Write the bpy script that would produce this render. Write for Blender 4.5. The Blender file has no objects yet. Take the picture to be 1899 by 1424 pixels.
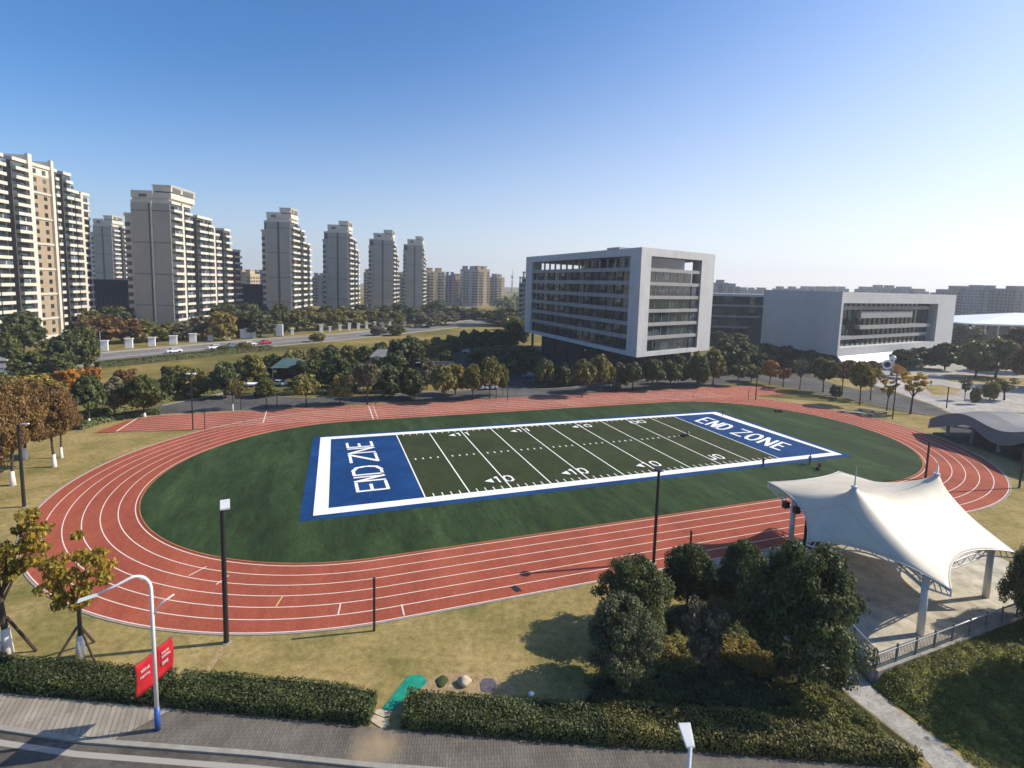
import bpy, bmesh, math, random
import numpy as np
from mathutils import Vector, Matrix

random.seed(7)
rng = np.random.default_rng(11)
C = bpy.context.scene.collection
sc = bpy.context.scene
R_ = math.radians

# ------------------------------------------------------------------ camera
CH, PITCH, ROLL, FPX, PPY = 27.592, 0.10588, 0.0269, 969.86, -83.33
FW = Vector((0, math.cos(PITCH), -math.sin(PITCH)))
_rt = Vector((1, 0, 0)); _up = _rt.cross(FW)
RT = math.cos(ROLL) * _rt + math.sin(ROLL) * _up
UP = -math.sin(ROLL) * _rt + math.cos(ROLL) * _up
cam = bpy.data.cameras.new('camera'); co = bpy.data.objects.new('camera', cam); C.objects.link(co)
cam.sensor_width = 36; cam.lens = FPX / 1899 * 36; cam.shift_y = PPY / 1899
cam.clip_start = 0.5; cam.clip_end = 8000
co.matrix_world = Matrix(((RT.x, UP.x, -FW.x, 0), (RT.y, UP.y, -FW.y, 0), (RT.z, UP.z, -FW.z, CH), (0, 0, 0, 1)))
sc.camera = co

def G(u, v, z=0.0):
    """survey of the site: where the sight line of a photo point meets the level z"""
    d = FW + (u - 949.5) / FPX * RT - (v - 712 - PPY) / FPX * UP
    t = (z - CH) / d.z
    return Vector((d.x * t, d.y * t, z))
def pix(p):
    X = Vector(p) - Vector((0, 0, CH)); z = X.dot(FW)
    return 949.5 + FPX * X.dot(RT) / z, 712 + PPY - FPX * X.dot(UP) / z, z
def rise(v, b):
    """height of the point standing above b that the survey saw on row v"""
    lo, hi = 0.0, 200.0
    for _ in range(50):
        m = (lo + hi) / 2
        if pix((b[0], b[1], b[2] + m))[1] > v: lo = m
        else: hi = m
    return lo
# track frame
TX, TY, TH, TR, TL = 12.386, 86.925, 0.345327, 26.635, 72.508
WT = 10.25
def tw(a, b, z=0.0):
    c, s = math.cos(TH), math.sin(TH)
    return Vector((TX + a * c - b * s, TY + a * s + b * c, z))

# ------------------------------------------------------------------ materials
def new_mat(name):
    m = bpy.data.materials.new(name); m.use_nodes = True
    nt = m.node_tree; nt.nodes.clear()
    return m, nt, nt.nodes, nt.links
def bsdf(n, l, rough=0.8, spec=0.3, metal=0.0):
    o = n.new('ShaderNodeOutputMaterial'); b = n.new('ShaderNodeBsdfPrincipled')
    b.inputs['Roughness'].default_value = rough; b.inputs['Specular IOR Level'].default_value = spec
    b.inputs['Metallic'].default_value = metal
    l.new(b.outputs[0], o.inputs[0]); return b
def noise(n, l, scale, detail=5, vec=None, rough=0.55):
    t = n.new('ShaderNodeTexNoise'); t.inputs['Scale'].default_value = scale
    t.inputs['Detail'].default_value = detail; t.inputs['Roughness'].default_value = rough
    if vec: l.new(vec, t.inputs['Vector'])
    return t.outputs['Fac']
def ramp(n, l, fac, stops):
    r = n.new('ShaderNodeValToRGB'); l.new(fac, r.inputs[0]); e = r.color_ramp.elements
    while len(e) < len(stops): e.new(0.5)
    for i, (p, c) in enumerate(stops):
        e[i].position = p; e[i].color = (*c, 1)
    return r.outputs[0]
def mix(n, l, fac, a, b, mode='MIX'):
    x = n.new('ShaderNodeMix'); x.data_type = 'RGBA'; x.blend_type = mode
    for s, i in ((fac, 0), (a, 6), (b, 7)):
        if hasattr(s, 'links'): l.new(s, x.inputs[i])
        elif i == 0: x.inputs[0].default_value = s
        else: x.inputs[i].default_value = (*s, 1)
    return x.outputs[2]
def wpos(n): return n.new('ShaderNodeNewGeometry').outputs['Position']
def bump(n, l, b, h, strength=0.3, dist=0.05):
    k = n.new('ShaderNodeBump'); k.inputs['Strength'].default_value = strength
    k.inputs['Distance'].default_value = dist; l.new(h, k.inputs['Height']); l.new(k.outputs[0], b.inputs['Normal'])

def plain(name, col, rough=0.7, spec=0.3, metal=0.0, var=0.18, scale=0.7):
    """painted or cast surface with soft weathering"""
    m, nt, n, l = new_mat(name); b = bsdf(n, l, rough, spec, metal); p = wpos(n)
    f = noise(n, l, scale, 6, p)
    c = ramp(n, l, f, [(0.3, tuple(x * (1 - var) for x in col)), (0.7, tuple(min(1, x * (1 + var * .6)) for x in col))])
    l.new(c, b.inputs['Base Color'])
    return m
def ground_mat(name, cols, s1, s2, s3, rough=0.95, bstr=0.4):
    m, nt, n, l = new_mat(name); b = bsdf(n, l, rough, 0.1); p = wpos(n)
    a = ramp(n, l, noise(n, l, s1, 6, p), [(0.36, cols[0]), (0.52, cols[1]), (0.68, cols[2])])
    d = noise(n, l, s2, 4, p, 0.7)
    c = mix(n, l, 0.75, a, ramp(n, l, d, [(0.28, (0.27,) * 3), (0.5, (0.5,) * 3), (0.74, (0.74,) * 3)]), 'OVERLAY')
    f = noise(n, l, s3, 3, p, 0.7)
    c = mix(n, l, 0.5, c, ramp(n, l, f, [(0.3, (0.25,) * 3), (0.72, (0.76,) * 3)]), 'OVERLAY')
    l.new(c, b.inputs['Base Color']); bump(n, l, b, f, bstr, 0.08)
    return m

M = {}
M['lawn'] = ground_mat('dry_lawn', [(.34, .255, .105), (.265, .205, .075), (.165, .15, .045)], 0.16, 1.6, 11)
M['land'] = ground_mat('far_land', [(.27, .20, .065), (.17, .14, .042), (.075, .075, .022)], 0.018, 0.15, 2)
M['slope'] = ground_mat('slope_grass', [(.22, .19, .05), (.14, .145, .03), (.06, .08, .018)], 0.35, 2, 9)
M['turf'] = None
def turf(name, cols, stretch=(1, .25, 1), mottle=.8):
    m, nt, n, l = new_mat(name); b = bsdf(n, l, 0.9, 0.15)
    tc = n.new('ShaderNodeTexCoord'); mp = n.new('ShaderNodeMapping'); mp.inputs['Scale'].default_value = stretch
    l.new(tc.outputs['Object'], mp.inputs[0])
    a = ramp(n, l, noise(n, l, 0.16, 7, mp.outputs[0], .62), [(0.32, cols[0]), (0.52, cols[1]), (0.70, cols[2])])
    f = noise(n, l, 4.5, 4, tc.outputs['Object'], .8)
    c = mix(n, l, 0.7, a, ramp(n, l, f, [(0.28, (0.28,) * 3), (0.74, (0.72,) * 3)]), 'OVERLAY')
    g2 = noise(n, l, 0.9, 5, mp.outputs[0], .8)
    c = mix(n, l, mottle, c, ramp(n, l, g2, [(0.3, (0.22,) * 3), (0.72, (0.78,) * 3)]), 'OVERLAY')
    l.new(c, b.inputs['Base Color']); bump(n, l, b, f, 0.35, 0.05)
    return m
M['turf'] = turf('infield_turf', [(.016, .031, .0105), (.028, .052, .0165), (.050, .082, .028)])
M['gridiron'] = turf('gridiron_turf', [(.027, .037, .012), (.036, .047, .016), (.047, .058, .022)], (1, 1, 1), .5)
M['blue_turf'] = turf('blue_turf', [(.004, .036, .125), (.006, .048, .16), (.010, .066, .21)], (1, 1, 1), .4)
M['track'] = turf('track_rubber', [(.268, .066, .038), (.325, .081, .045), (.38, .102, .058)], (1, .3, 1), .25)
def worn_paint(name, col, under, amount=0.52):
    m, nt, n, l = new_mat(name); b = bsdf(n, l, 0.75, 0.2); p = wpos(n)
    f = noise(n, l, 2.2, 8, p, .75)
    c = ramp(n, l, f, [(0.22, under), (0.36, col), (0.8, tuple(min(1, x * 1.05) for x in col))])
    l.new(c, b.inputs['Base Color']); return m
M['line'] = worn_paint('track_line_paint', (.70, .60, .51), (.45, .20, .14))
M['field_white'] = worn_paint('field_white_paint', (.80, .79, .74), (.55, .56, .50))
M['yellow_line'] = worn_paint('yellow_line_paint', (.62, .45, .16), (.4, .2, .1))
M['kerb_orange'] = plain('track_inner_kerb', (.36, .14, .055), .9)
M['asphalt'] = ground_mat('asphalt', [(.075, .073, .07), (.10, .096, .09), (.135, .13, .12)], 0.12, 1.2, 14, .9, .1)
M['highway_asphalt'] = ground_mat('highway_asphalt', [(.15, .145, .135), (.19, .18, .17), (.23, .22, .205)], 0.05, .6, 6, .9, .1)
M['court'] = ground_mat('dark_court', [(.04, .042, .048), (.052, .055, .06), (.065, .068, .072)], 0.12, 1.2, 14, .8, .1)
M['concrete'] = ground_mat('pale_concrete', [(.27, .255, .22), (.34, .32, .28), (.40, .38, .33)], 0.15, 1.5, 12, .9, .1)
M['plaza'] = ground_mat('plaza_stone', [(.30, .275, .24), (.38, .35, .31), (.45, .42, .38)], 0.06, .5, 6, .9, .1)
M['platform'] = ground_mat('platform_concrete', [(.40, .36, .275), (.45, .405, .31), (.49, .445, .345)], 0.12, .8, 12, .85, .1)
M['bare'] = ground_mat('bare_earth', [(.30, .21, .11), (.36, .26, .14), (.24, .18, .08)], 0.6, 3, 12)
M['bed'] = ground_mat('dark_soil_bed', [(.05, .05, .018), (.035, .038, .013), (.085, .07, .03)], 0.5, 3, 12)  # dark soil and ivy between the shrubs
M['street'] = ground_mat('street_asphalt', [(.085, .075, .064), (.105, .094, .08), (.14, .126, .108)], 0.2, 1.5, 14, .9, .1)
M['edge_paint'] = worn_paint('edge_line_paint', (.34, .31, .265), (.2, .18, .15))
M['teal'] = plain('teal_mat', (.01, .26, .17), .8, var=.3, scale=2)
def brick_pave(name, c1, c2, mort, scale, rot, bw=.9, dust=None):
    m, nt, n, l = new_mat(name); b = bsdf(n, l, 0.9, 0.15)
    tc = n.new('ShaderNodeTexCoord'); mp = n.new('ShaderNodeMapping'); mp.inputs['Rotation'].default_value = (0, 0, rot)
    l.new(tc.outputs['Object'], mp.inputs[0])
    t = n.new('ShaderNodeTexBrick'); t.inputs['Scale'].default_value = scale
    t.inputs['Color1'].default_value = (*c1, 1); t.inputs['Color2'].default_value = (*c2, 1); t.inputs['Mortar'].default_value = (*mort, 1)
    t.inputs['Mortar Size'].default_value = .03; t.inputs['Brick Width'].default_value = bw; t.inputs['Row Height'].default_value = .28
    l.new(mp.outputs[0], t.inputs['Vector'])
    f = noise(n, l, 0.5, 6, wpos(n))
    c = mix(n, l, .8, t.outputs['Color'], ramp(n, l, f, [(.3, (.36,) * 3), (.7, (.64,) * 3)]), 'OVERLAY')
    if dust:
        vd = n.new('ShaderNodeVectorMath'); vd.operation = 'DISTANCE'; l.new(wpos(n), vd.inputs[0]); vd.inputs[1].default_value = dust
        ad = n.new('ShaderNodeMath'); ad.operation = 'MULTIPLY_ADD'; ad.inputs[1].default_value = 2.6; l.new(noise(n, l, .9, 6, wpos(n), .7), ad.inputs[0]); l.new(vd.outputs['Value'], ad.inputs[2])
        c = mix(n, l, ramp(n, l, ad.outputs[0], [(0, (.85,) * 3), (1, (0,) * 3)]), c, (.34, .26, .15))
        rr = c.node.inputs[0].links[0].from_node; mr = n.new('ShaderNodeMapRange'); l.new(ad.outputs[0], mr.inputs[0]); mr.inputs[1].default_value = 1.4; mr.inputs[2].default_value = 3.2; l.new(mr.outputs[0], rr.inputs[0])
    l.new(c, b.inputs['Base Color']); return m
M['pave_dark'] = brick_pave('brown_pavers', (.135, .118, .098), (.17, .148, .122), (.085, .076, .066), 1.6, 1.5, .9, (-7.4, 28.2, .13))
M['pave_light'] = brick_pave('buff_pavers', (.26, .23, .18), (.34, .30, .24), (.19, .165, .13), .9, 1.12, 5.0)
M['kerb'] = plain('kerb_stone', (.30, .28, .24), .9, var=.2, scale=2)

def leaf_mat(name, dark, mid, light, trans=0.25):
    m, nt, n, l = new_mat(name)
    o = n.new('ShaderNodeOutputMaterial'); b = n.new('ShaderNodeBsdfPrincipled'); t = n.new('ShaderNodeBsdfTranslucent')
    b.inputs['Roughness'].default_value = .55; b.inputs['Specular IOR Level'].default_value = .35
    mx = n.new('ShaderNodeMixShader'); mx.inputs[0].default_value = trans
    g = n.new('ShaderNodeNewGeometry')
    tc = n.new('ShaderNodeTexCoord'); oi = n.new('ShaderNodeObjectInfo')
    add = n.new('ShaderNodeMath'); add.operation = 'MULTIPLY_ADD'; add.inputs[1].default_value = .45
    f = noise(n, l, .55, 3, wpos(n)); l.new(g.outputs['Random Per Island'], add.inputs[0]); l.new(f, add.inputs[2])
    add2 = n.new('ShaderNodeMath'); add2.operation = 'MULTIPLY_ADD'; add2.inputs[1].default_value = .22
    l.new(oi.outputs['Random'], add2.inputs[0]); l.new(add.outputs[0], add2.inputs[2])
    c = ramp(n, l, add2.outputs[0], [(.50, dark), (.82, mid), (1.0, light)])
    l.new(c, b.inputs['Base Color']); l.new(c, t.inputs['Color'])
    l.new(b.outputs[0], mx.inputs[1]); l.new(t.outputs[0], mx.inputs[2]); l.new(mx.outputs[0], o.inputs[0])
    return m
LEAF = {
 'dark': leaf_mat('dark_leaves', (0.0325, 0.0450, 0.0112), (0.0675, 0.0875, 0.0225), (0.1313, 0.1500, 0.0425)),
 'garden': leaf_mat('garden_leaves', (0.0312, 0.0456, 0.0120), (0.0672, 0.0888, 0.0252), (0.1620, 0.1800, 0.0552), .32),
 'garden_grey': leaf_mat('grey_green_leaves', (0.0504, 0.0624, 0.0240), (0.1020, 0.1176, 0.0504), (0.1980, 0.2100, 0.0984), .32),
 'green': leaf_mat('green_leaves', (0.0483, 0.0575, 0.0126), (0.0966, 0.1104, 0.0242), (0.1667, 0.1725, 0.0425)),
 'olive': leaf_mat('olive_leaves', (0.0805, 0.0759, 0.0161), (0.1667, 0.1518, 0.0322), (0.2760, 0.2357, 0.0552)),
 'bright': leaf_mat('bright_leaves', (.065, .078, .010), (.120, .135, .018), (.19, .19, .030)),
 'yellowgreen': leaf_mat('yellow_green_leaves', (0.1150, 0.0920, 0.0172), (0.2300, 0.1725, 0.0276), (0.3565, 0.2530, 0.0437)),
 'autumn': leaf_mat('autumn_leaves', (.13, .105, .014), (.32, .25, .03), (.52, .34, .045), .45),
 'yellow': leaf_mat('yellow_leaves', (.30, .19, .020), (.54, .36, .040), (.70, .50, .09), .45),
 'orange': leaf_mat('orange_leaves', (.19, .080, .014), (.40, .175, .024), (.52, .26, .045)),
 'rust': leaf_mat('rust_leaves', (.085, .046, .015), (.175, .098, .028), (.27, .165, .046)),
 'grey': leaf_mat('grey_leaves', (0.0780, 0.0689, 0.0364), (0.1365, 0.1196, 0.0624), (0.2145, 0.1885, 0.1040)),
}
M['bark'] = plain('bark', (.075, .058, .045), .95, .1, var=.35, scale=6)
M['hedge_core'] = plain('hedge_interior', (.018, .023, .008), .95, .05, var=.3, scale=6)
M['whitewash'] = plain('whitewash', (.72, .69, .64), .9, .1)
M['black_metal'] = plain('black_metal', (.016, .017, .019), .45, .5)
M['grey_metal'] = plain('grey_metal', (.30, .31, .32), .4, .5)
M['lamp_white'] = plain('lamp_housing', (.62, .63, .62), .4, .5)
M['white_paint'] = plain('white_paint', (.80, .80, .78), .35, .5, var=.06)
M['blue_paint'] = plain('blue_paint', (.025, .085, .32), .4, .5)
M['banner_red'] = plain('banner_cloth', (.40, .015, .022), .8, .2, var=.3, scale=1.8)
M['tent'] = None
m, nt, n, l = new_mat('tent_membrane'); o = n.new('ShaderNodeOutputMaterial'); b = n.new('ShaderNodeBsdfPrincipled')
b.inputs['Roughness'].default_value = .55; t = n.new('ShaderNodeBsdfTranslucent'); mx = n.new('ShaderNodeMixShader'); mx.inputs[0].default_value = .07
cc = ramp(n, l, noise(n, l, .5, 6, wpos(n)), [(.3, (.62, .55, .42)), (.7, (.70, .63, .50))])
tc = n.new('ShaderNodeTexCoord'); wv = n.new('ShaderNodeTexWave'); wv.bands_direction = 'X'; wv.inputs['Scale'].default_value = .17; wv.inputs['Distortion'].default_value = .3; l.new(tc.outputs['Object'], wv.inputs['Vector'])
cc = mix(n, l, .55, cc, ramp(n, l, wv.outputs['Fac'], [(.0, (.40,) * 3), (.035, (.5,) * 3)]), 'OVERLAY')
cc = mix(n, l, .5, cc, ramp(n, l, noise(n, l, 1.6, 8, wpos(n), .75), [(.3, (.42,) * 3), (.6, (.52,) * 3)]), 'OVERLAY')
l.new(cc, b.inputs['Base Color']); l.new(cc, t.inputs['Color']); l.new(b.outputs[0], mx.inputs[1]); l.new(t.outputs[0], mx.inputs[2]); l.new(mx.outputs[0], o.inputs[0])
M['tent'] = m
M['steel_white'] = plain('white_steel', (.60, .60, .57), .4, .5)
M['steel_grey'] = plain('railing_steel', (.13, .145, .16), .4, .5)
def glass(name, col, rough=.08):
    m, nt, n, l = new_mat(name); b = bsdf(n, l, rough, .7); p = wpos(n)
    v = n.new('ShaderNodeTexVoronoi'); v.inputs['Scale'].default_value = .33; l.new(p, v.inputs['Vector'])
    sp = n.new('ShaderNodeSeparateColor'); l.new(v.outputs['Color'], sp.inputs[0])
    c = ramp(n, l, sp.outputs[0], [(0., tuple(x * .5 for x in col)), (.6, col), (1., tuple(x * 2.6 for x in col))])
    l.new(c, b.inputs['Base Color']); return m
M['glass'] = glass('dark_glass', (.028, .040, .043))
M['glass_blue'] = glass('blue_grey_glass', (.045, .06, .075))
m, nt, n, l = new_mat('office_cladding'); b = bsdf(n, l, .6, .3)
mp = n.new('ShaderNodeMapping'); mp.inputs['Scale'].default_value = (.9, .9, .06); l.new(wpos(n), mp.inputs[0])
c0 = ramp(n, l, noise(n, l, .25, 5, wpos(n)), [(.3, (.48, .48, .47)), (.7, (.54, .54, .53))])
c0 = mix(n, l, .6, c0, ramp(n, l, noise(n, l, 1.0, 6, mp.outputs[0], .7), [(.28, (.38,) * 3), (.6, (.52,) * 3)]), 'OVERLAY')
l.new(c0, b.inputs['Base Color']); M['office_white'] = m
M['office_grey'] = plain('office_band', (.30, .30, .29), .7, .3, var=.1, scale=.3)
M['office_dark'] = plain('office_core', (.035, .037, .04), .7, .3)
M['plain_white'] = plain('plain_white_finish', (.85, .85, .83), .6, .3, var=.03)
M['panel_wall'] = None
m, nt, n, l = new_mat('panelled_wall'); b = bsdf(n, l, .65, .3)
tc = n.new('ShaderNodeTexCoord'); sx = n.new('ShaderNodeSeparateXYZ'); l.new(wpos(n), sx.inputs[0])
wv = n.new('ShaderNodeTexWave'); wv.wave_type = 'BANDS'; wv.bands_direction = 'Z'; wv.inputs['Scale'].default_value = .42; l.new(wpos(n), wv.inputs['Vector'])
c0 = ramp(n, l, noise(n, l, .12, 5, wpos(n)), [(.3, (.47, .47, .465)), (.7, (.54, .54, .53))])
c1 = mix(n, l, .5, c0, ramp(n, l, wv.outputs['Fac'], [(.03, (.28,) * 3), (.15, (.5,) * 3)]), 'OVERLAY')
l.new(c1, b.inputs['Base Color']); M['panel_wall'] = m
M['tower_cream'] = plain('tower_render', (.60, .55, .46), .85, .2, var=.1, scale=.2)
M['tower_tan'] = plain('tower_tan_render', (.36, .28, .19), .85, .2, var=.12, scale=.3)
M['tower_panel'] = plain('tower_grey_panel', (.36, .338, .295), .85, .2, var=.09, scale=.15)
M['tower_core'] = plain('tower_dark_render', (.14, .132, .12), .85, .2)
M['block_tan'] = plain('block_render', (.44, .34, .22), .9, .2, var=.1, scale=.1)
M['block_grey'] = plain('block_grey_render', (.24, .245, .25), .9, .2, var=.1, scale=.1)
M['block_brown'] = plain('block_brown_render', (.30, .24, .20), .9, .2, var=.1, scale=.1)
M['podium'] = plain('podium_dark', (.022, .022, .025), .8, .2)
M['roof_teal'] = plain('teal_sheet_roof', (.075, .13, .13), .6, .3, var=.25)
M['roof_grey'] = plain('grey_sheet_roof', (.20, .20, .20), .6, .3, var=.2)
M['roof_dark'] = plain('dark_sheet_roof', (.17, .167, .16), .6, .3, var=.15, scale=.4)
M['stone'] = plain('garden_stone', (.50, .42, .30), .95, .1, var=.25, scale=4)
M['slate'] = plain('slate_slab', (.11, .10, .115), .9, .2, var=.25, scale=5)
M['moss'] = plain('moss', (.06, .075, .025), .95, .1, var=.3, scale=8)
M['car_white'] = plain('white_car_paint', (.70, .71, .72), .25, .6, var=.03)
M['car_blue'] = plain('blue_grey_car_paint', (.10, .16, .22), .25, .6, var=.03)
M['car_red'] = plain('red_car_paint', (.40, .03, .03), .25, .6, var=.03)
M['tyre'] = plain('tyre_rubber', (.02, .02, .02), .9, .1)
M['skin'] = plain('skin', (.45, .27, .19), .6, .3, var=.05)
M['cloth_dark'] = plain('dark_clothes', (.022, .022, .026), .9, .1)
M['cloth_red'] = plain('red_jersey', (.22, .022, .02), .9, .1)
M['cloth_grey'] = plain('grey_jersey', (.11, .11, .10), .9, .1)
M['cloth_white'] = plain('white_jersey', (.6, .6, .58), .9, .1)
M['hair'] = plain('black_hair', (.012, .01, .01), .7, .2)
M['sign_blue'] = plain('sign_blue', (.06, .20, .42), .5, .4)

# ------------------------------------------------------------------ mesh helpers
class MB:
    def __init__(s): s.v = []; s.f = []; s.mi = []
    def add(s, vs, fs, mi=0):
        k = len(s.v); s.v += [tuple(v) for v in vs]; s.f += [tuple(i + k for i in f) for f in fs]; s.mi += [mi] * len(fs)
    def box(s, x0, y0, z0, x1, y1, z1, mi=0):
        s.add([(x0, y0, z0), (x1, y0, z0), (x1, y1, z0), (x0, y1, z0), (x0, y0, z1), (x1, y0, z1), (x1, y1, z1), (x0, y1, z1)],
              [(0, 3, 2, 1), (4, 5, 6, 7), (0, 1, 5, 4), (1, 2, 6, 5), (2, 3, 7, 6), (3, 0, 4, 7)], mi)
    def hexa(s, p, mi=0):
        s.add(p, [(0, 3, 2, 1), (4, 5, 6, 7), (0, 1, 5, 4), (1, 2, 6, 5), (2, 3, 7, 6), (3, 0, 4, 7)], mi)
    def prism(s, poly, z0, z1, mi=0):
        n = len(poly)
        s.add([(p[0], p[1], z0) for p in poly] + [(p[0], p[1], z1) for p in poly],
              [tuple(range(n - 1, -1, -1)), tuple(range(n, 2 * n))] + [(i, (i + 1) % n, n + (i + 1) % n, n + i) for i in range(n)], mi)
    def sheet(s, poly, mi=0): s.add(poly, [tuple(range(len(poly)))], mi)
    def tube(s, pts, rad, seg=8, cap=True, mi=0):
        pts = [Vector(p) for p in pts]; n = len(pts)
        rad = [rad] * n if not hasattr(rad, '__len__') else rad
        vs = []; fs = []; prev = None
        for i, p in enumerate(pts):
            t = (pts[min(i + 1, n - 1)] - pts[max(i - 1, 0)]).normalized()
            a = prev if prev is not None else (Vector((1, 0, 0)) if abs(t.x) < .8 else Vector((0, 1, 0)))
            a = (a - t * a.dot(t)).normalized(); prev = a; b = t.cross(a)
            for k in range(seg):
                w = 2 * math.pi * k / seg; vs.append(p + rad[i] * (math.cos(w) * a + math.sin(w) * b))
        for i in range(n - 1):
            for k in range(seg):
                fs.append((i * seg + k, i * seg + (k + 1) % seg, (i + 1) * seg + (k + 1) % seg, (i + 1) * seg + k))
        if cap: fs += [tuple(range(seg - 1, -1, -1)), tuple(range((n - 1) * seg, n * seg))]
        s.add(vs, fs, mi)
    def ball(s, c, r, seg=12, mi=0):
        c = Vector(c); r = r if hasattr(r, '__len__') else (r, r, r)
        vs = []; fs = []; n = seg // 2
        for i in range(n + 1):
            th = math.pi * i / n
            for k in range(seg):
                ph = 2 * math.pi * k / seg
                vs.append((c.x + r[0] * math.sin(th) * math.cos(ph), c.y + r[1] * math.sin(th) * math.sin(ph), c.z + r[2] * math.cos(th)))
        for i in range(n):
            for k in range(seg):
                fs.append((i * seg + k, (i + 1) * seg + k, (i + 1) * seg + (k + 1) % seg, i * seg + (k + 1) % seg))
        s.add(vs, fs, mi)
    def mesh(s, name, mats, smooth=False):
        me = bpy.data.meshes.new(name); me.from_pydata(s.v, [], s.f)
        for m in (mats if isinstance(mats, (list, tuple)) else [mats]): me.materials.append(m)
        if any(s.mi): me.polygons.foreach_set('material_index', s.mi)
        if smooth: me.polygons.foreach_set('use_smooth', [True] * len(me.polygons))
        me.update(); return me
    def build(s, name, mats, parent=None, smooth=False, loc=None):
        return link(name, s.mesh(name, mats, smooth), parent, loc)
def link(name, me, parent=None, loc=None, rot=None, scale=None):
    o = bpy.data.objects.new(name, me); C.objects.link(o)
    if parent: o.parent = parent
    if loc is not None: o.location = loc
    if rot is not None: o.rotation_euler = rot
    if scale is not None: o.scale = scale
    return o
def tag(o, label=None, cat=None, group=None, kind=None):
    for k, v in (('label', label), ('category', cat), ('group', group), ('kind', kind)):
        if v: o[k] = v
    return o
def thing(name, label, cat, loc=(0, 0, 0), rz=0, group=None):
    o = bpy.data.objects.new(name, None); C.objects.link(o); o.location = loc; o.rotation_euler = (0, 0, rz)
    o.empty_display_size = .5
    return tag(o, label, cat, group)
def copy_tree(o, parent=None):
    c = o.copy(); C.objects.link(c)
    if parent: c.parent = parent
    for ch in list(o.children): copy_tree(ch, c)
    return c
ORD = ['first', 'second', 'third', 'fourth', 'fifth', 'sixth', 'seventh', 'eighth', 'ninth', 'tenth', 'eleventh', 'twelfth', 'thirteenth',
       'fourteenth', 'fifteenth', 'sixteenth', 'seventeenth', 'eighteenth', 'nineteenth', 'twentieth', 'twenty-first', 'twenty-second',
       'twenty-third', 'twenty-fourth', 'twenty-fifth', 'twenty-sixth', 'twenty-seventh', 'twenty-eighth', 'twenty-ninth', 'thirtieth']

# ------------------------------------------------------------------ foliage
def leaf_mesh(name, cen, nrm, size, mat, aspect=.62):
    """one small bent quad per leaf"""
    k = len(cen); cen = np.asarray(cen); nrm = np.asarray(nrm)
    nrm = nrm / np.maximum(np.linalg.norm(nrm, axis=1, keepdims=True), 1e-6)
    r = rng.normal(size=(k, 3)); u = np.cross(nrm, r); u /= np.maximum(np.linalg.norm(u, axis=1, keepdims=True), 1e-6)
    w = np.cross(nrm, u); s = (size * rng.uniform(.45, 1.6, k))[:, None]
    u = u * s * .5; w = w * s * .5 * aspect
    V = np.stack([cen - u, cen - w + nrm * s * .08, cen + u, cen + w + nrm * s * .08], 1).reshape(-1, 3)
    me = bpy.data.meshes.new(name); me.vertices.add(4 * k); me.vertices.foreach_set('co', V.astype(np.float32).ravel())
    me.loops.add(4 * k); me.loops.foreach_set('vertex_index', np.arange(4 * k, dtype=np.int32))
    me.polygons.add(k); me.polygons.foreach_set('loop_start', np.arange(0, 4 * k, 4, dtype=np.int32))
    me.polygons.foreach_set('loop_total', np.full(k, 4, dtype=np.int32))
    me.materials.append(mat); me.update(calc_edges=True); me.validate()
    return me
def crown_points(shape, nclump, nleaf, c0, spread=.17):
    """leaves of a crown inside x,y in +-.5 and z from c0 to 1"""
    cz = (c0 + 1) / 2; hz = (1 - c0) / 2
    P = []; N = []
    lobes = rng.uniform(.72, 1.12, 9); ph = rng.uniform(0, 6.28, 3)
    for i in range(nclump):
        while True:
            d = rng.normal(size=3); d /= np.linalg.norm(d)
            rr = rng.uniform(.35, 1.0) ** .5
            z = d[2] * rr
            if shape == 'cone': prof = 1.05 * (1 - .82 * ((z + 1) / 2)) ** .8 * (1 if z > -.8 else .6)
            elif shape == 'egg': prof = math.sqrt(max(0, 1 - z * z)) * (1.0 - .28 * z) * .96
            elif shape == 'umbrella': prof = 1.0 * (.35 + .65 * ((z + 1) / 2)) * math.sqrt(max(.05, 1 - max(0, z) ** 2 * .8))
            else: prof = math.sqrt(max(0, 1 - z * z)) ** .8
            az = math.atan2(d[1], d[0]); lob = lobes[int((az + math.pi) / 6.2832 * 8.99)] * (1 + .12 * math.sin(3 * az + ph[0] + 3 * z))
            rad = rr * prof * .46 * lob
            break
        c = np.array([math.cos(az) * rad, math.sin(az) * rad, cz + z * hz * .88 * (1 + .06 * math.sin(5 * az + ph[1]))])
        cr = spread * rng.uniform(.65, 1.35)
        q = rng.normal(size=(nleaf, 3)); q /= np.linalg.norm(q, axis=1, keepdims=True)
        rad_l = (rng.uniform(.15, 1, nleaf) ** .4)[:, None]
        p = c + q * rad_l * cr * np.array([.62, .62, .62 * hz * 1.6])
        P.append(p); N.append(q + np.array([0, 0, .45]) + .7 * rng.normal(size=(nleaf, 3)))
    P = np.concatenate(P); N = np.concatenate(N)
    P[:, 2] = np.clip(P[:, 2], c0 * .93, 1.02)
    return P, N
def trunk_mb(c0, r=.024, limbs=6, top=.8, lean=.02, fork=False):
    b = MB(); h = c0 + (1 - c0) * .25
    b.tube([(0, 0, -.01), (lean * .3, 0, c0 * .4), (lean, lean * .5, c0), (lean * 1.4, 0, h)], [r * 1.25, r, r * .82, r * .55], 8)
    for k in range(limbs):
        a = 6.283 * k / limbs + random.uniform(-.4, .4); z0 = c0 * random.uniform(.82, 1.0) if not fork else c0 * .75
        e = random.uniform(.2, .36); zt = c0 + (1 - c0) * random.uniform(.35, .75)
        b.tube([(lean * .8, 0, z0), (math.cos(a) * e * .45, math.sin(a) * e * .45, z0 + (zt - z0) * .45), (math.cos(a) * e, math.sin(a) * e, zt)],
               [r * .5, r * .34, r * .12], 6)
    return b
PROTO = {}
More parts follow.
